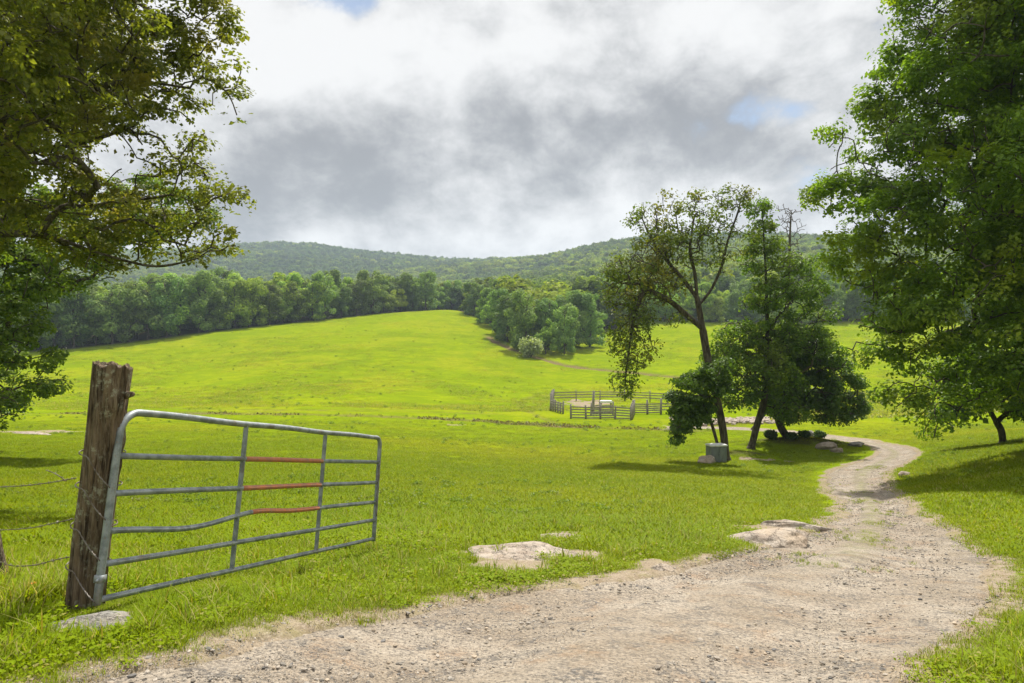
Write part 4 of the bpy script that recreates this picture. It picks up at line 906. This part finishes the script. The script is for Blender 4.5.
# hillside woods: nobody could count them
def unlinked_crown(mat, hgt, wid, seed, n_leaf, leaf):
    r = np.random.default_rng(seed); bl_ = [(0, 0, hgt*.55, wid*.38, wid*.38, hgt*.36)]
    for k in range(9):
        a = r.uniform(0, 6.28); bl_.append((math.cos(a)*wid*.28, math.sin(a)*wid*.28, hgt*r.uniform(.4, .85), wid*.2, wid*.2, hgt*.12))
    C, dn_ = crown_points(bl_, n_leaf, seed, 0.85, True); o_ = leaves_mesh('hill_crown', C, leaf, mat, None, seed, up=0.3, wide=0.95, outn=dn_); COL.objects.unlink(o_); return o_
def gn_scatter(name, pts, scale, protos, seed, attrs_idx, rotrand=True, tilt=None):
    V_ = np.asarray(pts); me = bpy.data.meshes.new(name); me.vertices.add(len(V_)); me.vertices.foreach_set('co', V_.astype(np.float32).ravel())
    r = np.random.default_rng(seed)
    for nm, arr in (('scl', scale), ('rz', r.uniform(0, 6.28, len(V_))), ('kind_id', attrs_idx)):
        at = me.attributes.new(nm, 'FLOAT', 'POINT'); at.data.foreach_set('value', np.asarray(arr, np.float32))
    o = bpy.data.objects.new(name, me); COL.objects.link(o)
    for pr_ in protos:
        if pr_.data.materials[0].name not in me.materials: me.materials.append(pr_.data.materials[0])
    ng = bpy.data.node_groups.new(name, 'GeometryNodeTree'); ng.interface.new_socket('Geometry', in_out='INPUT', socket_type='NodeSocketGeometry'); ng.interface.new_socket('Geometry', in_out='OUTPUT', socket_type='NodeSocketGeometry')
    N_ = ng.nodes; L_ = ng.links; gi = N_.new('NodeGroupInput'); go = N_.new('NodeGroupOutput'); jn_ = N_.new('GeometryNodeJoinGeometry')
    def named(nm):
        a = N_.new('GeometryNodeInputNamedAttribute'); a.data_type = 'FLOAT'; a.inputs['Name'].default_value = nm; return a.outputs['Attribute']
    cx = N_.new('ShaderNodeCombineXYZ'); L_.new(named('rz'), cx.inputs[2])
    for k, pr_ in enumerate(protos):
        oi = N_.new('GeometryNodeObjectInfo'); oi.inputs['Object'].default_value = pr_; oi.inputs['As Instance'].default_value = True
        ip = N_.new('GeometryNodeInstanceOnPoints'); cm_ = N_.new('FunctionNodeCompare'); cm_.data_type = 'FLOAT'; cm_.operation = 'EQUAL'; L_.new(named('kind_id'), cm_.inputs[0]); cm_.inputs[1].default_value = float(k); cm_.inputs['Epsilon'].default_value = 0.1
        L_.new(gi.outputs[0], ip.inputs['Points']); L_.new(cm_.outputs[0], ip.inputs['Selection']); L_.new(oi.outputs['Geometry'], ip.inputs['Instance']); L_.new(cx.outputs[0], ip.inputs['Rotation']); L_.new(named('scl'), ip.inputs['Scale'])
        L_.new(ip.outputs[0], jn_.inputs[0])
    L_.new(jn_.outputs[0], go.inputs[0]); md = o.modifiers.new('scatter', 'NODES'); md.node_group = ng; return o
M_leaf_hill = [leaf_mat('leaves_hill_blue', (0.04, 0.07, 0.022), (0.075, 0.105, 0.03), None, 0.25, spec=0.02, hv=(0.485, 0.512, 0.7, 1.35), k=1.6), leaf_mat('leaves_hill_green', (0.05, 0.08, 0.015), (0.10, 0.13, 0.025), None, 0.28, spec=0.02, hv=(0.485, 0.512, 0.7, 1.35), k=1.7), leaf_mat('leaves_hill_yellow', (0.08, 0.11, 0.015), (0.13, 0.15, 0.022), None, 0.3, spec=0.02, hv=(0.485, 0.512, 0.7, 1.35), k=2.0)]
hp = [unlinked_crown(M_leaf_hill[k % 3], 14+k % 2*2, 10+k % 3, 500+k, 650, 1.15) for k in range(6)]
xs, ys = [], []
yv = 190.0
while yv < 2350:
    sp = 6.8 if yv < 500 else (8.5 if yv < 1100 else 11.0); half = yv*0.92+60; m__ = int(2*half/sp); x_ = np.linspace(-half, half, m__)+rl_.normal(0, sp*0.28, m__); xs.append(x_); ys.append(yv+rl_.normal(0, sp*0.28, m__)); yv += sp
xs, ys = np.concatenate(xs), np.concatenate(ys)
px_ = CX+F*xs/ys; lim = np.interp(px_, [-300, 60, 200, 300, 420, 450, 474, 500, 515, 560, 590, 610, 640, 900, 1400], [175, 186, 206, 232, 285, 310, 300, 240, 200, 198, 212, 250, 262, 262, 260]); off_ = np.where(px_ < 455, 21, 4)
kp = ys > lim+off_; xs, ys = xs[kp], ys[kp]
zs = h(xs, ys)
# cull what other ground hides: running horizon per column
colid = np.clip(((CX+F*xs/ys)/8).astype(int)+60, 0, 300); order = np.argsort(ys); hor = np.full(301, -9.0); vis = np.ones(len(xs), bool)
for i_ in order:
    top = (zs[i_]+19-CAMZ)/ys[i_]; c = colid[i_]
    if top < hor[c]-0.012: vis[i_] = False
    hor[c] = max(hor[c], (zs[i_]+8-CAMZ)/ys[i_])
xs, ys, zs = xs[vis], ys[vis], zs[vis]
tone = fbm(xs, ys, 120, 3, 55)+rl_.normal(0, 0.10, len(xs)); kid = np.where(tone < -0.05, rl_.choice([0, 3], len(xs)), np.where(tone < 0.09, rl_.choice([1, 4], len(xs)), rl_.choice([2, 5, 1], len(xs))))
hw = gn_scatter('hillside_woods', np.stack([xs, ys, zs-0.5], 1), rl_.uniform(.75, 1.2, len(xs)), hp, 3, kid)
tag(hw, 'unbroken mixed woodland covering the hills to the skyline', 'woodland', kind='stuff'); print('hill trees', len(xs))

# ---------------------------------------------------------------- the stock pen
def rail(acc, a, b, hgt, sag=0.0, w=0.05, hh=0.13):
    a = np.array(a)+[0, 0, hgt]; b = np.array(b)+[0, 0, hgt]; d = b-a; L = np.linalg.norm(d); d /= L; n_ = np.cross(d, [0, 0, 1]); n_ /= np.linalg.norm(n_); u_ = np.cross(n_, d)
    acc.box((a+b)/2, (L*1.02, w, hh), np.array([d, n_, u_]).T)
def fence_run(name, pix, rails, post_h, label, cat='fence', post_w=0.15, mat=M_grey, step=None, group='sides of the stock pen', jitter=0.04, Ys=None):
    Wp = [hit(*p_) for p_ in pix]; root = empty(name, Wp[0]); tag(root, label, cat, group); o_ = Wp[0]; r = np.random.default_rng(int(pix[0][0]*7))
    ptsw = []
    for a, b in zip(Wp[:-1], Wp[1:]):
        m__ = max(1, int(round(np.linalg.norm(b-a)/(step or 2.4)))); ptsw += [a+(b-a)*k/m__ for k in range(m__)]
    ptsw.append(Wp[-1]); ptsw = [np.array([q_[0], q_[1], H(q_[0], q_[1])])-o_ for q_ in ptsw]
    for q_ in ptsw:
        a = Acc(); hh = post_h*r.uniform(.92, 1.12); lean = r.normal(0, jitter, 2); a.tube([q_+[0, 0, -.2], q_+[lean[0]*.5, lean[1]*.5, hh*.5], q_+[lean[0], lean[1], hh]], [post_w*.55, post_w*.52, post_w*.48], 8, seed=5, rough=0.006); a.build('post', mat, root)
    for hz in rails:
        for a_, b_ in zip(ptsw[:-1], ptsw[1:]):
            a = Acc(); rail(a, a_+[0, -0.08, r.normal(0, .02)], b_+[0, -0.08, r.normal(0, .02)], hz); a.build('rail', mat, root, smooth=False)
    return root
fence_run('pen_fence', [(553,401.5),(600,400.5),(650,402),(705,405)], (0.55, 0.95, 1.3), 1.6, 'long three rail back fence of the stock pen', step=3.2)
fence_run('pen_fence', [(553,401.5),(551,410)], (0.4, 0.8, 1.2, 1.55), 1.9, 'short left end of the stock pen with pale corner post', post_w=0.3, step=2.8)
fence_run('pen_fence', [(551,410.5),(563,414)], (0.3, 0.6, 0.9, 1.2), 1.35, 'low broken front fence at the left corner of the stock pen', step=1.1, post_w=.2)
fence_run('pen_fence', [(571,418.5),(586,419),(615,419),(631,420)], (0.15, 0.42, 0.7, 0.98, 1.25), 1.45, 'five rail front fence of the stock pen, nearest the ditch', step=1.7, post_w=0.2)
fence_run('pen_fence', [(632,419.5),(634,414),(661,414)], (0.2, 0.45, 0.7, 0.95, 1.2), 1.7, 'close boarded grey fence right of the front fence of the pen', step=1.5, post_w=0.24)
fence_run('pen_fence', [(661,414),(680,414),(705,412)], (0.5, 0.9, 1.2), 1.45, 'thin right hand fence of the pen running behind the trees', step=2.4)
fence_run('pen_fence', [(591,415.5),(600,415.2),(613,415)], (0.2, 0.42, 0.64, 0.86, 1.08), 1.5, 'dark close boarded chute wall inside the stock pen', step=1.0, post_w=.18)
b_ = hit(593, 412); a = Acc(); a.tube([np.array([0, 0, -.2]), np.array([0.05, 0, 1.4]), np.array([0.12, 0, 2.6])], [0.17, 0.16, 0.14], 10, seed=3, rough=.01); o = a.build('pen_post', M_grey); o.location = b_; tag(o, 'tallest grey post standing alone inside the stock pen', 'post')
M_white, t, out = new_mat('white_enamel'); principled(t, out, t.mix(t.ramp(t.noise(obc(t), 6, 5, .6), .4, .7), (0.72, 0.73, 0.72), (0.55, 0.55, 0.52)), 0.5, 0.4)
M_box, t, out = new_mat('grey_box_steel'); p = obc(t); principled(t, out, t.mix(t.ramp(t.noise(t.v('MULTIPLY', p, (3, 3, .6)), 4, 5, .6), .4, .7), (0.17, 0.19, 0.205), (0.11, 0.125, 0.135)), 0.5, 0.4)
def bev_box(name, size, mat, parent, loc=(0, 0, 0), bev=0.02, rot=(0, 0, 0)):
    bm = bmesh.new(); bmesh.ops.create_cube(bm, size=1.0)
    for v in bm.verts: v.co = Vector((v.co.x*size[0], v.co.y*size[1], v.co.z*size[2]))
    bmesh.ops.bevel(bm, geom=bm.edges[:], offset=bev, segments=2, affect='EDGES'); me = bpy.data.meshes.new(name); bm.to_mesh(me); bm.free(); me.materials.append(mat)
    o = bpy.data.objects.new(name, me); COL.objects.link(o); o.location = loc; o.rotation_euler = rot; o.parent = parent; return o
b_ = hit(606, 410); tr_ = empty('water_trough', b_); tag(tr_, 'small white table-like trough standing inside the stock pen', 'trough')
bev_box('basin', (1.5, 0.8, 0.28), M_white, tr_, (0, 0, 1.05), 0.04)
for sx in (-1, 1):
    for sy in (-1, 1): bev_box('leg', (0.09, 0.09, 0.95), M_grey, tr_, (sx*.62, sy*.3, 0.46), 0.01)
b_ = hit(722, 463); b_ = b_+np.array([-0.15, 0.45, 0]); b_[2] = H(b_[0], b_[1]); ub = empty('storage_box', b_, 0.25); tag(ub, 'grey metal box with a white lid beside the leftmost trunk on the mound', 'box')
bev_box('body', (0.84, 0.58, 0.82), M_box, ub, (0, 0, 0.42), 0.02); bev_box('lid', (0.93, 0.66, 0.09), M_white, ub, (0, 0, 0.865), 0.035)
bev_box('door', (0.36, 0.02, 0.62), M_box, ub, (-0.2, -0.298, 0.42), 0.006); bev_box('door', (0.36, 0.02, 0.62), M_box, ub, (0.2, -0.298, 0.42), 0.006); bev_box('handle', (0.03, 0.03, 0.14), M_galv, ub, (-0.03, -0.32, 0.45), 0.006)

# ---------------------------------------------------------------- grass
M_grass, t, out = new_mat('grass_blades'); p = pos(t); gc = grass_colour(t, p); tip_ = t.attr('tip'); ti = t.attr('tint')
gc = t.v('SCALE', gc, 1.3); gc = t.mix(t.ramp(ti, 0, 1, 0, 0.35), gc, (0.15, 0.22, 0.004)); gc = t.mix(t.m('MULTIPLY', t.ramp(ti, 0.86, 0.95), 0.8), gc, (0.33, 0.29, 0.11))
nr_ = t.v('NORMALIZE', t.v('ADD', t.v('SCALE', t.new('ShaderNodeNewGeometry').outputs['True Normal'], 0.45), (0.0, 0.0, 1.0))); b = principled(t, None, gc, 0.6, 0.05); t.l.new(nr_, b.inputs['Normal']); tr = t.new('ShaderNodeBsdfTranslucent'); t.put(tr.inputs[0], t.mix(1.0, gc, (1.3, 1.12, 0.25), 'MULTIPLY')); mx = t.new('ShaderNodeMixShader'); mx.inputs[0].default_value = 0.4
t.l.new(b.outputs[0], mx.inputs[1]); t.l.new(tr.outputs[0], mx.inputs[2]); t.l.new(mx.outputs[0], out.inputs[0])
def tuft(seed, n_, spread, hgt, w, lean=0.5, seg=2):
    r = np.random.default_rng(seed); V_, F_, T_ = [], [], []; nn = 0
    for _ in range(n_):
        a = r.uniform(0, 6.28); rr1 = spread*math.sqrt(r.uniform()); b0 = np.array([math.cos(a)*rr1, math.sin(a)*rr1, -0.01]); hh = hgt*r.uniform(.5, 1.15); la = r.uniform(0, 6.28); le = hh*lean*r.uniform(.2, 1.3); dl_ = np.array([math.cos(la), math.sin(la), 0]); sd = np.array([-dl_[1], dl_[0], 0])
        ww = w*r.uniform(.6, 1.3); ti_ = r.uniform()
        m1 = b0+dl_*le*.3+[0, 0, hh*.6]; tp = b0+dl_*le+[0, 0, hh]
        V_ += [b0-sd*ww, b0+sd*ww, m1+sd*ww*.8, m1-sd*ww*.8, tp+sd*ww*.12, tp-sd*ww*.12]; F_ += [[nn, nn+1, nn+2, nn+3], [nn+3, nn+2, nn+4, nn+5]]; T_ += [ti_]*6; nn += 6
    o = mesh_np('grass_tuft', np.array(V_), np.array(F_), M_grass, smooth=True, attrs={'tint': T_}, link=False); return o
def broad(seed, n_, spread, size):
    r = np.random.default_rng(seed); C = np.stack([r.normal(0, spread, n_), r.normal(0, spread, n_), r.uniform(0.01, 0.07, n_)], 1); o = leaves_mesh('clover', C, size, M_grass, None, seed, up=1.5); COL.objects.unlink(o); return o
M_dry, t, out = new_mat('dry_grass'); principled(t, out, t.mix(t.attr('tint'), (0.20, 0.16, 0.06), (0.34, 0.28, 0.14)), 0.8, 0.05)
near_t = [tuft(1, 30, 0.085, 0.06, 0.0024, 0.8), tuft(2, 28, 0.09, 0.045, 0.0028, 0.9), tuft(3, 20, 0.07, 0.085, 0.003, 0.8), broad(4, 40, 0.05, 0.022), tuft(5, 16, 0.05, 0.15, 0.0035, 0.8), tuft(6, 26, 0.09, 0.035, 0.0024, 1.2)]
near_t[5].data.materials.clear(); near_t[5].data.materials.append(M_dry)
far_t = [tuft(11, 40, 0.32, 0.07, 0.008, 0.9), tuft(12, 40, 0.36, 0.055, 0.010, 1.0), tuft(13, 26, 0.24, 0.10, 0.009, 0.8)]
SLAB = hit(86, 628)
def grass_pts(n_, ymin, ymax, seed, spread=0.9, expo=1.0):
    r = np.random.default_rng(seed); Y_ = np.sqrt(r.uniform(ymin**2, ymax**2, n_)) if expo == 1 else ymin*(ymax/ymin)**r.uniform(0, 1, n_); X_ = Y_*r.uniform(-spread, spread, n_)
    ed = road_edge(X_, Y_); nz = fbm(X_, Y_, 0.5, 3, 12)*0.9+fbm(X_, Y_, 2.4, 2, 14)*0.7; d_ = dirt_at(X_, Y_)
    pr = np.clip((-ed+nz*0.6+0.12)/0.55, 0, 1)**1.5; pr = np.maximum(pr, 0.13*(ed < -0.02))*np.clip(1-d_*1.6, 0, 1)
    # thin growth between the wheel tracks
    pr = np.maximum(pr, (r.uniform(0, 1, n_) < 0.0)*1.0)
    pr = pr*np.clip(1-line_at(X_, Y_)*1.5, 0, 1)*(1-0.85*mound_litter(X_, Y_)); pr = pr*((((X_-SLAB[0])/0.3)**2+((Y_-SLAB[1])/0.24)**2) > 1)
    cl = np.clip(np.hypot(X_, Y_)/25-0.4, 0, 1); pr = pr*(1-cl*((ed > -0.45) & (ed < 99)))
    k = r.uniform(0, 1, n_) < pr; X_, Y_, e_ = X_[k], Y_[k], ed[k]
    return X_, Y_, h(X_, Y_), e_
X_, Y_, Z_, e_ = grass_pts(105000, 2.3, 13.5, 5, 0.95, 2)
kk = rl_.choice([0, 1, 2, 3, 4], len(X_), p=[.37, .37, .15, .07, .04]); lush = fbm(X_, Y_, 1.6, 3, 91)
kk = np.where((lush > 0.16) & (rl_.uniform(0, 1, len(X_)) < .3), 3, kk)
dpost = np.hypot(X_-PB[0], Y_-PB[1]); kk = np.where((dpost < 0.42) & (rl_.uniform(0, 1, len(X_)) < .5), 4, kk)
sc_ = rl_.uniform(.6, 1.25, len(X_))*np.clip(0.55+np.clip(-e_, 0, 1)*0.7, .5, 1.15)*(1+np.clip(lush, -.2, .3)); gq = np.stack([X_-O[0], Y_-O[1]], 1); gd = D[:2]/np.linalg.norm(D[:2]); al = gq@gd; pe = np.abs(gq@np.array([gd[1], -gd[0]])+0.1); sc_ = sc_*np.where((al > -0.3) & (al < 2.4) & (pe < 0.38), 0.42, 1); kk = np.where((al > -0.25) & (al < 2.4) & (pe < 0.4) & (kk == 4), 1, kk)
dpost = np.hypot(X_-PB[0]-0.05, Y_-PB[1]+0.1)
kk = np.where((rl_.uniform(0, 1, len(X_)) < np.clip(0.75+e_*1.6, 0.02, .7)), 5, kk)
g1 = gn_scatter('near_grass', np.stack([X_, Y_, Z_-0.005], 1), sc_, near_t, 8, kk); tag(g1, 'short bright grass and clover round the gate and along the lane', 'grass', kind='stuff')
X_, Y_, Z_, e_ = grass_pts(130000, 9, 95, 6, 0.95, 2)
g2 = gn_scatter('meadow_grass', np.stack([X_, Y_, Z_-0.02], 1), rl_.uniform(.6, 1.25, len(X_))*np.clip(.5+np.clip(-e_, 0, 1.2)*.5, .5, 1.1)*np.clip((100-Y_)/40, .25, 1), far_t, 9, rl_.choice([0, 1, 2], len(X_), p=[.45, .45, .1])); tag(g2, 'sunlit short meadow grass sloping down from the gate', 'grass', kind='stuff')
up_t = [tuft(21, 34, 0.9, 0.13, 0.028, 0.9), tuft(22, 34, 1.0, 0.10, 0.034, 1.0), tuft(23, 24, 0.6, 0.20, 0.03, 0.8)]
r = np.random.default_rng(61); n_ = 60000; Y_ = 85*(270/85)**r.uniform(0, 1, n_); X_ = Y_*r.uniform(-.85, .85, n_); lim_, _w = woods_at(X_, Y_); k = (Y_ < lim_-2) & (r.uniform(0, 1, n_) < np.clip(.55+fbm(X_, Y_, 14, 3, 6)*3, 0, 1)) & (r.uniform(0, 1, n_) > line_at(X_, Y_)) & (dirt_at(X_, Y_) < .3); X_, Y_ = X_[k], Y_[k]
g5 = gn_scatter('hay_meadow_grass', np.stack([X_, Y_, h(X_, Y_)-.03], 1), r.uniform(.5, 1.3, len(X_)), up_t, 62, r.choice([0, 1, 2], len(X_), p=[.45, .4, .15])); tag(g5, 'yellow green hay growing on the rising upper meadow', 'grass', kind='stuff')
# scattered coarse weeds in the pasture
M_dock = leaf_mat('dock_weeds', (0.07, 0.11, 0.012), (0.12, 0.15, 0.015), (0.14, 0.12, 0.03), 0.35, 0.5)
def weed(seed):
    r = np.random.default_rng(seed); C = np.stack([r.normal(0, .10, 60), r.normal(0, .10, 60), r.uniform(0.0, .16, 60)], 1); o = leaves_mesh('dock_weed', C, 0.06, M_dock, None, seed, up=.5); COL.objects.unlink(o); return o
n_ = 2600; Y_ = 14*(230/14)**r.uniform(0, 1, n_); X_ = Y_*r.uniform(-.85, .85, n_); lim_, _w = woods_at(X_, Y_); k = (Y_ < lim_-3) & (road_edge(X_, Y_) < -.4) & (fbm(X_, Y_, 9, 3, 66) > 0.0); X_, Y_ = X_[k], Y_[k]
g6 = gn_scatter('pasture_weeds', np.stack([X_, Y_, h(X_, Y_)], 1), r.uniform(.6, 1.5, len(X_))*np.clip(Y_/60, .6, 1.3), [weed(1), weed(2)], 63, r.choice([0, 1], len(X_))); tag(g6, 'dark weeds dotted about in the pasture grass', 'weeds', kind='stuff')
# loose stones on the lane
def pebble(seed, c):
    r = np.random.default_rng(seed); bm = bmesh.new(); bmesh.ops.create_icosphere(bm, subdivisions=1, radius=1.0); V_ = np.array([v.co[:] for v in bm.verts])
    for _ in range(4):
        d = r.normal(0, 1, 3); d /= np.linalg.norm(d); V_ -= np.maximum(V_@d-0.55, 0)[:, None]*d
    F_ = np.array([[v.index for v in f.verts] for f in bm.faces]); bm.free(); m, t, out = new_mat('pebble'); oi = t.new('ShaderNodeObjectInfo').outputs['Random']
    principled(t, out, t.mix(t.ramp(oi, 0, 1), c, [v*1.9 for v in c]), 0.9, 0.15); return mesh_np('pebble', V_*[1.3, 1, .7], F_, m, smooth=False, link=False)
PEB = [pebble(1, (0.15, 0.135, 0.115)), pebble(2, (0.20, 0.175, 0.145)), pebble(3, (0.22, 0.18, 0.135)), pebble(4, (0.085, 0.08, 0.075))]
r = np.random.default_rng(3); n_ = 230000; Y_ = 2.6*np.exp(r.uniform(0, math.log(15), n_)); X_ = Y_*r.uniform(-0.9, 0.9, n_); ed = road_edge(X_, Y_)
m = (ed > -0.15-r.exponential(0.22, n_)) & (r.uniform(0, 1, n_) < np.clip(0.4+fbm(X_, Y_, 0.6, 3, 88)*1.6+fbm(X_, Y_, 3, 2, 89), 0.08, 1)); X_, Y_ = X_[m], Y_[m]
sz = np.minimum(0.0028*np.exp(r.exponential(0.4, len(X_)))*np.clip(Y_/5, 0.8, 2.6), 0.02)
g4 = gn_scatter('loose_stones', np.stack([X_, Y_, h(X_, Y_)+np.where(ed[m] < 0.12, 0.0, -0.033)+fbm(X_, Y_, 0.5, 4, 41)*0.045*(ed[m] > 0.12)], 1), sz, PEB, 21, r.choice([0, 1, 2, 3], len(X_), p=[.3, .35, .2, .15])); tag(g4, 'loose stones and grit strewn over the lane', 'gravel', kind='stuff'); print('pebbles', len(X_))
# strip of grass between the wheel tracks
n_ = 16000; r = np.random.default_rng(44); k = np.searchsorted(Ld, r.uniform(np.interp(0, [0], [0]), Ld[-1], n_)); k = np.clip(k, 0, len(Cs)-1); wv = Hw[k]; o_ = r.normal(0, .13, n_)*wv; Tn = np.gradient(Cs, axis=0); Tn /= np.linalg.norm(Tn, axis=1)[:, None]+1e-9
X_ = Cs[k, 0]+Tn[k, 1]*o_; Y_ = Cs[k, 1]-Tn[k, 0]*o_; m = (Y_ > 6.5) & (Y_ < 60) & (fbm(X_, Y_, 1.2, 3, 71) > 0.10) & (Y_ < 32) & (r.uniform(0, 1, n_) < np.clip((Y_-6)/12, 0.05, 0.25)); X_, Y_ = X_[m], Y_[m]
g3 = gn_scatter('centre_strip_grass', np.stack([X_, Y_, h(X_, Y_)-0.03], 1), r.uniform(.4, .8, len(X_)), near_t[:3], 10, r.choice([0, 1, 2], len(X_))); tag(g3, 'sparse grass growing between the wheel tracks of the lane', 'grass', kind='stuff')
# rank weeds along the ditch and beyond the lane
M_weed = leaf_mat('tall_weeds', (0.12, 0.15, 0.02), (0.24, 0.22, 0.06), None, 0.3)
r = np.random.default_rng(12); n_ = 5200; px_ = r.uniform(770, 1000, n_); Y_ = np.interp(px_, [770, 860, 1000], [74, 78, 84])+r.normal(0, 1.8, n_); X_ = (px_-CX)/F*Y_; C = np.stack([X_, Y_, h(X_, Y_)+r.uniform(0.05, 0.9, n_)*np.clip(0.6+fbm(X_, Y_, 4, 2, 5)*2, .2, 1.2)], 1)
wd_ = leaves_mesh('tall_weeds', C, 0.32, M_weed, None, 14, up=0.2); tag(wd_, 'rank pale weeds along the ditch beyond the bend of the lane', 'weeds', kind='stuff')
r = np.random.default_rng(17); q_ = LW[0][0]; k = r.integers(0, len(q_), 3600); X_ = q_[k, 0]+r.normal(0, .9, 3600); Y_ = q_[k, 1]+0.9+r.normal(0, .6, 3600); C = np.stack([X_, Y_, h(X_, Y_)+r.uniform(-.2, .05, 3600)], 1)[fbm(X_, Y_, 3, 3, 8) > -.02]
M_sedge = leaf_mat('brown_sedge', (0.05, 0.045, 0.02), (0.11, 0.09, 0.04), None, 0.2); wd2 = leaves_mesh('ditch_sedge', C, 0.17, M_sedge, None, 19, up=0.0); tag(wd2, 'brown sedge lining the thin ditch across the middle of the meadow', 'sedge', kind='stuff')
# orange flower by the post
fl = empty('wild_flower', on(33, 606, 4.9)); fl.location.z = H(fl.location.x, fl.location.y); tag(fl, 'single orange wild flower in the grass left of the gate post', 'flower')
M_org, t, out = new_mat('orange_petals'); principled(t, out, (0.75, 0.16, 0.02), 0.6, 0.3)
a = Acc(); a.tube([np.zeros(3), np.array([0.01, 0, .06]), np.array([0.005, 0, .125])], 0.0025, 6); a.build('stem', M_grass, fl)
for k in range(6):
    an = k*math.pi/3; dv = np.array([math.cos(an), math.sin(an), 0.35]); sv = np.array([-math.sin(an), math.cos(an), 0]); c = np.array([0.005, 0, .125])
    mesh_np('petal', np.array([c, c+dv*.012+sv*.008, c+dv*.027, c+dv*.012-sv*.008, c+[0, 0, -.002], c+dv*.012+sv*.008-[0, 0, .002], c+dv*.027-[0, 0, .002], c+dv*.012-sv*.008-[0, 0, .002]]), [[0,1,2,3],[7,6,5,4]], M_org, fl)
# ---------------------------------------------------------------- air
M_haze = bpy.data.materials.new('haze'); M_haze.use_nodes = True; ht = NT(M_haze.node_tree); ht.n.clear(); ho = ht.new('ShaderNodeOutputMaterial'); pv_ = ht.new('ShaderNodeVolumePrincipled')
pv_.inputs['Color'].default_value = (0.68, 0.83, 1.0, 1); pv_.inputs['Density'].default_value = 0.0002; pv_.inputs['Anisotropy'].default_value = 0.2; ht.l.new(pv_.outputs[0], ho.inputs['Volume'])
zmin, zmax = float(GZg.min())-1.5, float(max(GZg.max(), 40))+26
hz = Acc(); hz.box((0, 0, (zmin+zmax)/2), (8900, 8900, zmax-zmin)); ho_ = hz.build('haze', M_haze, smooth=False); tag(ho_, 'thin summer haze softening the far hills', 'haze', kind='stuff')
print('z', zmin, zmax)
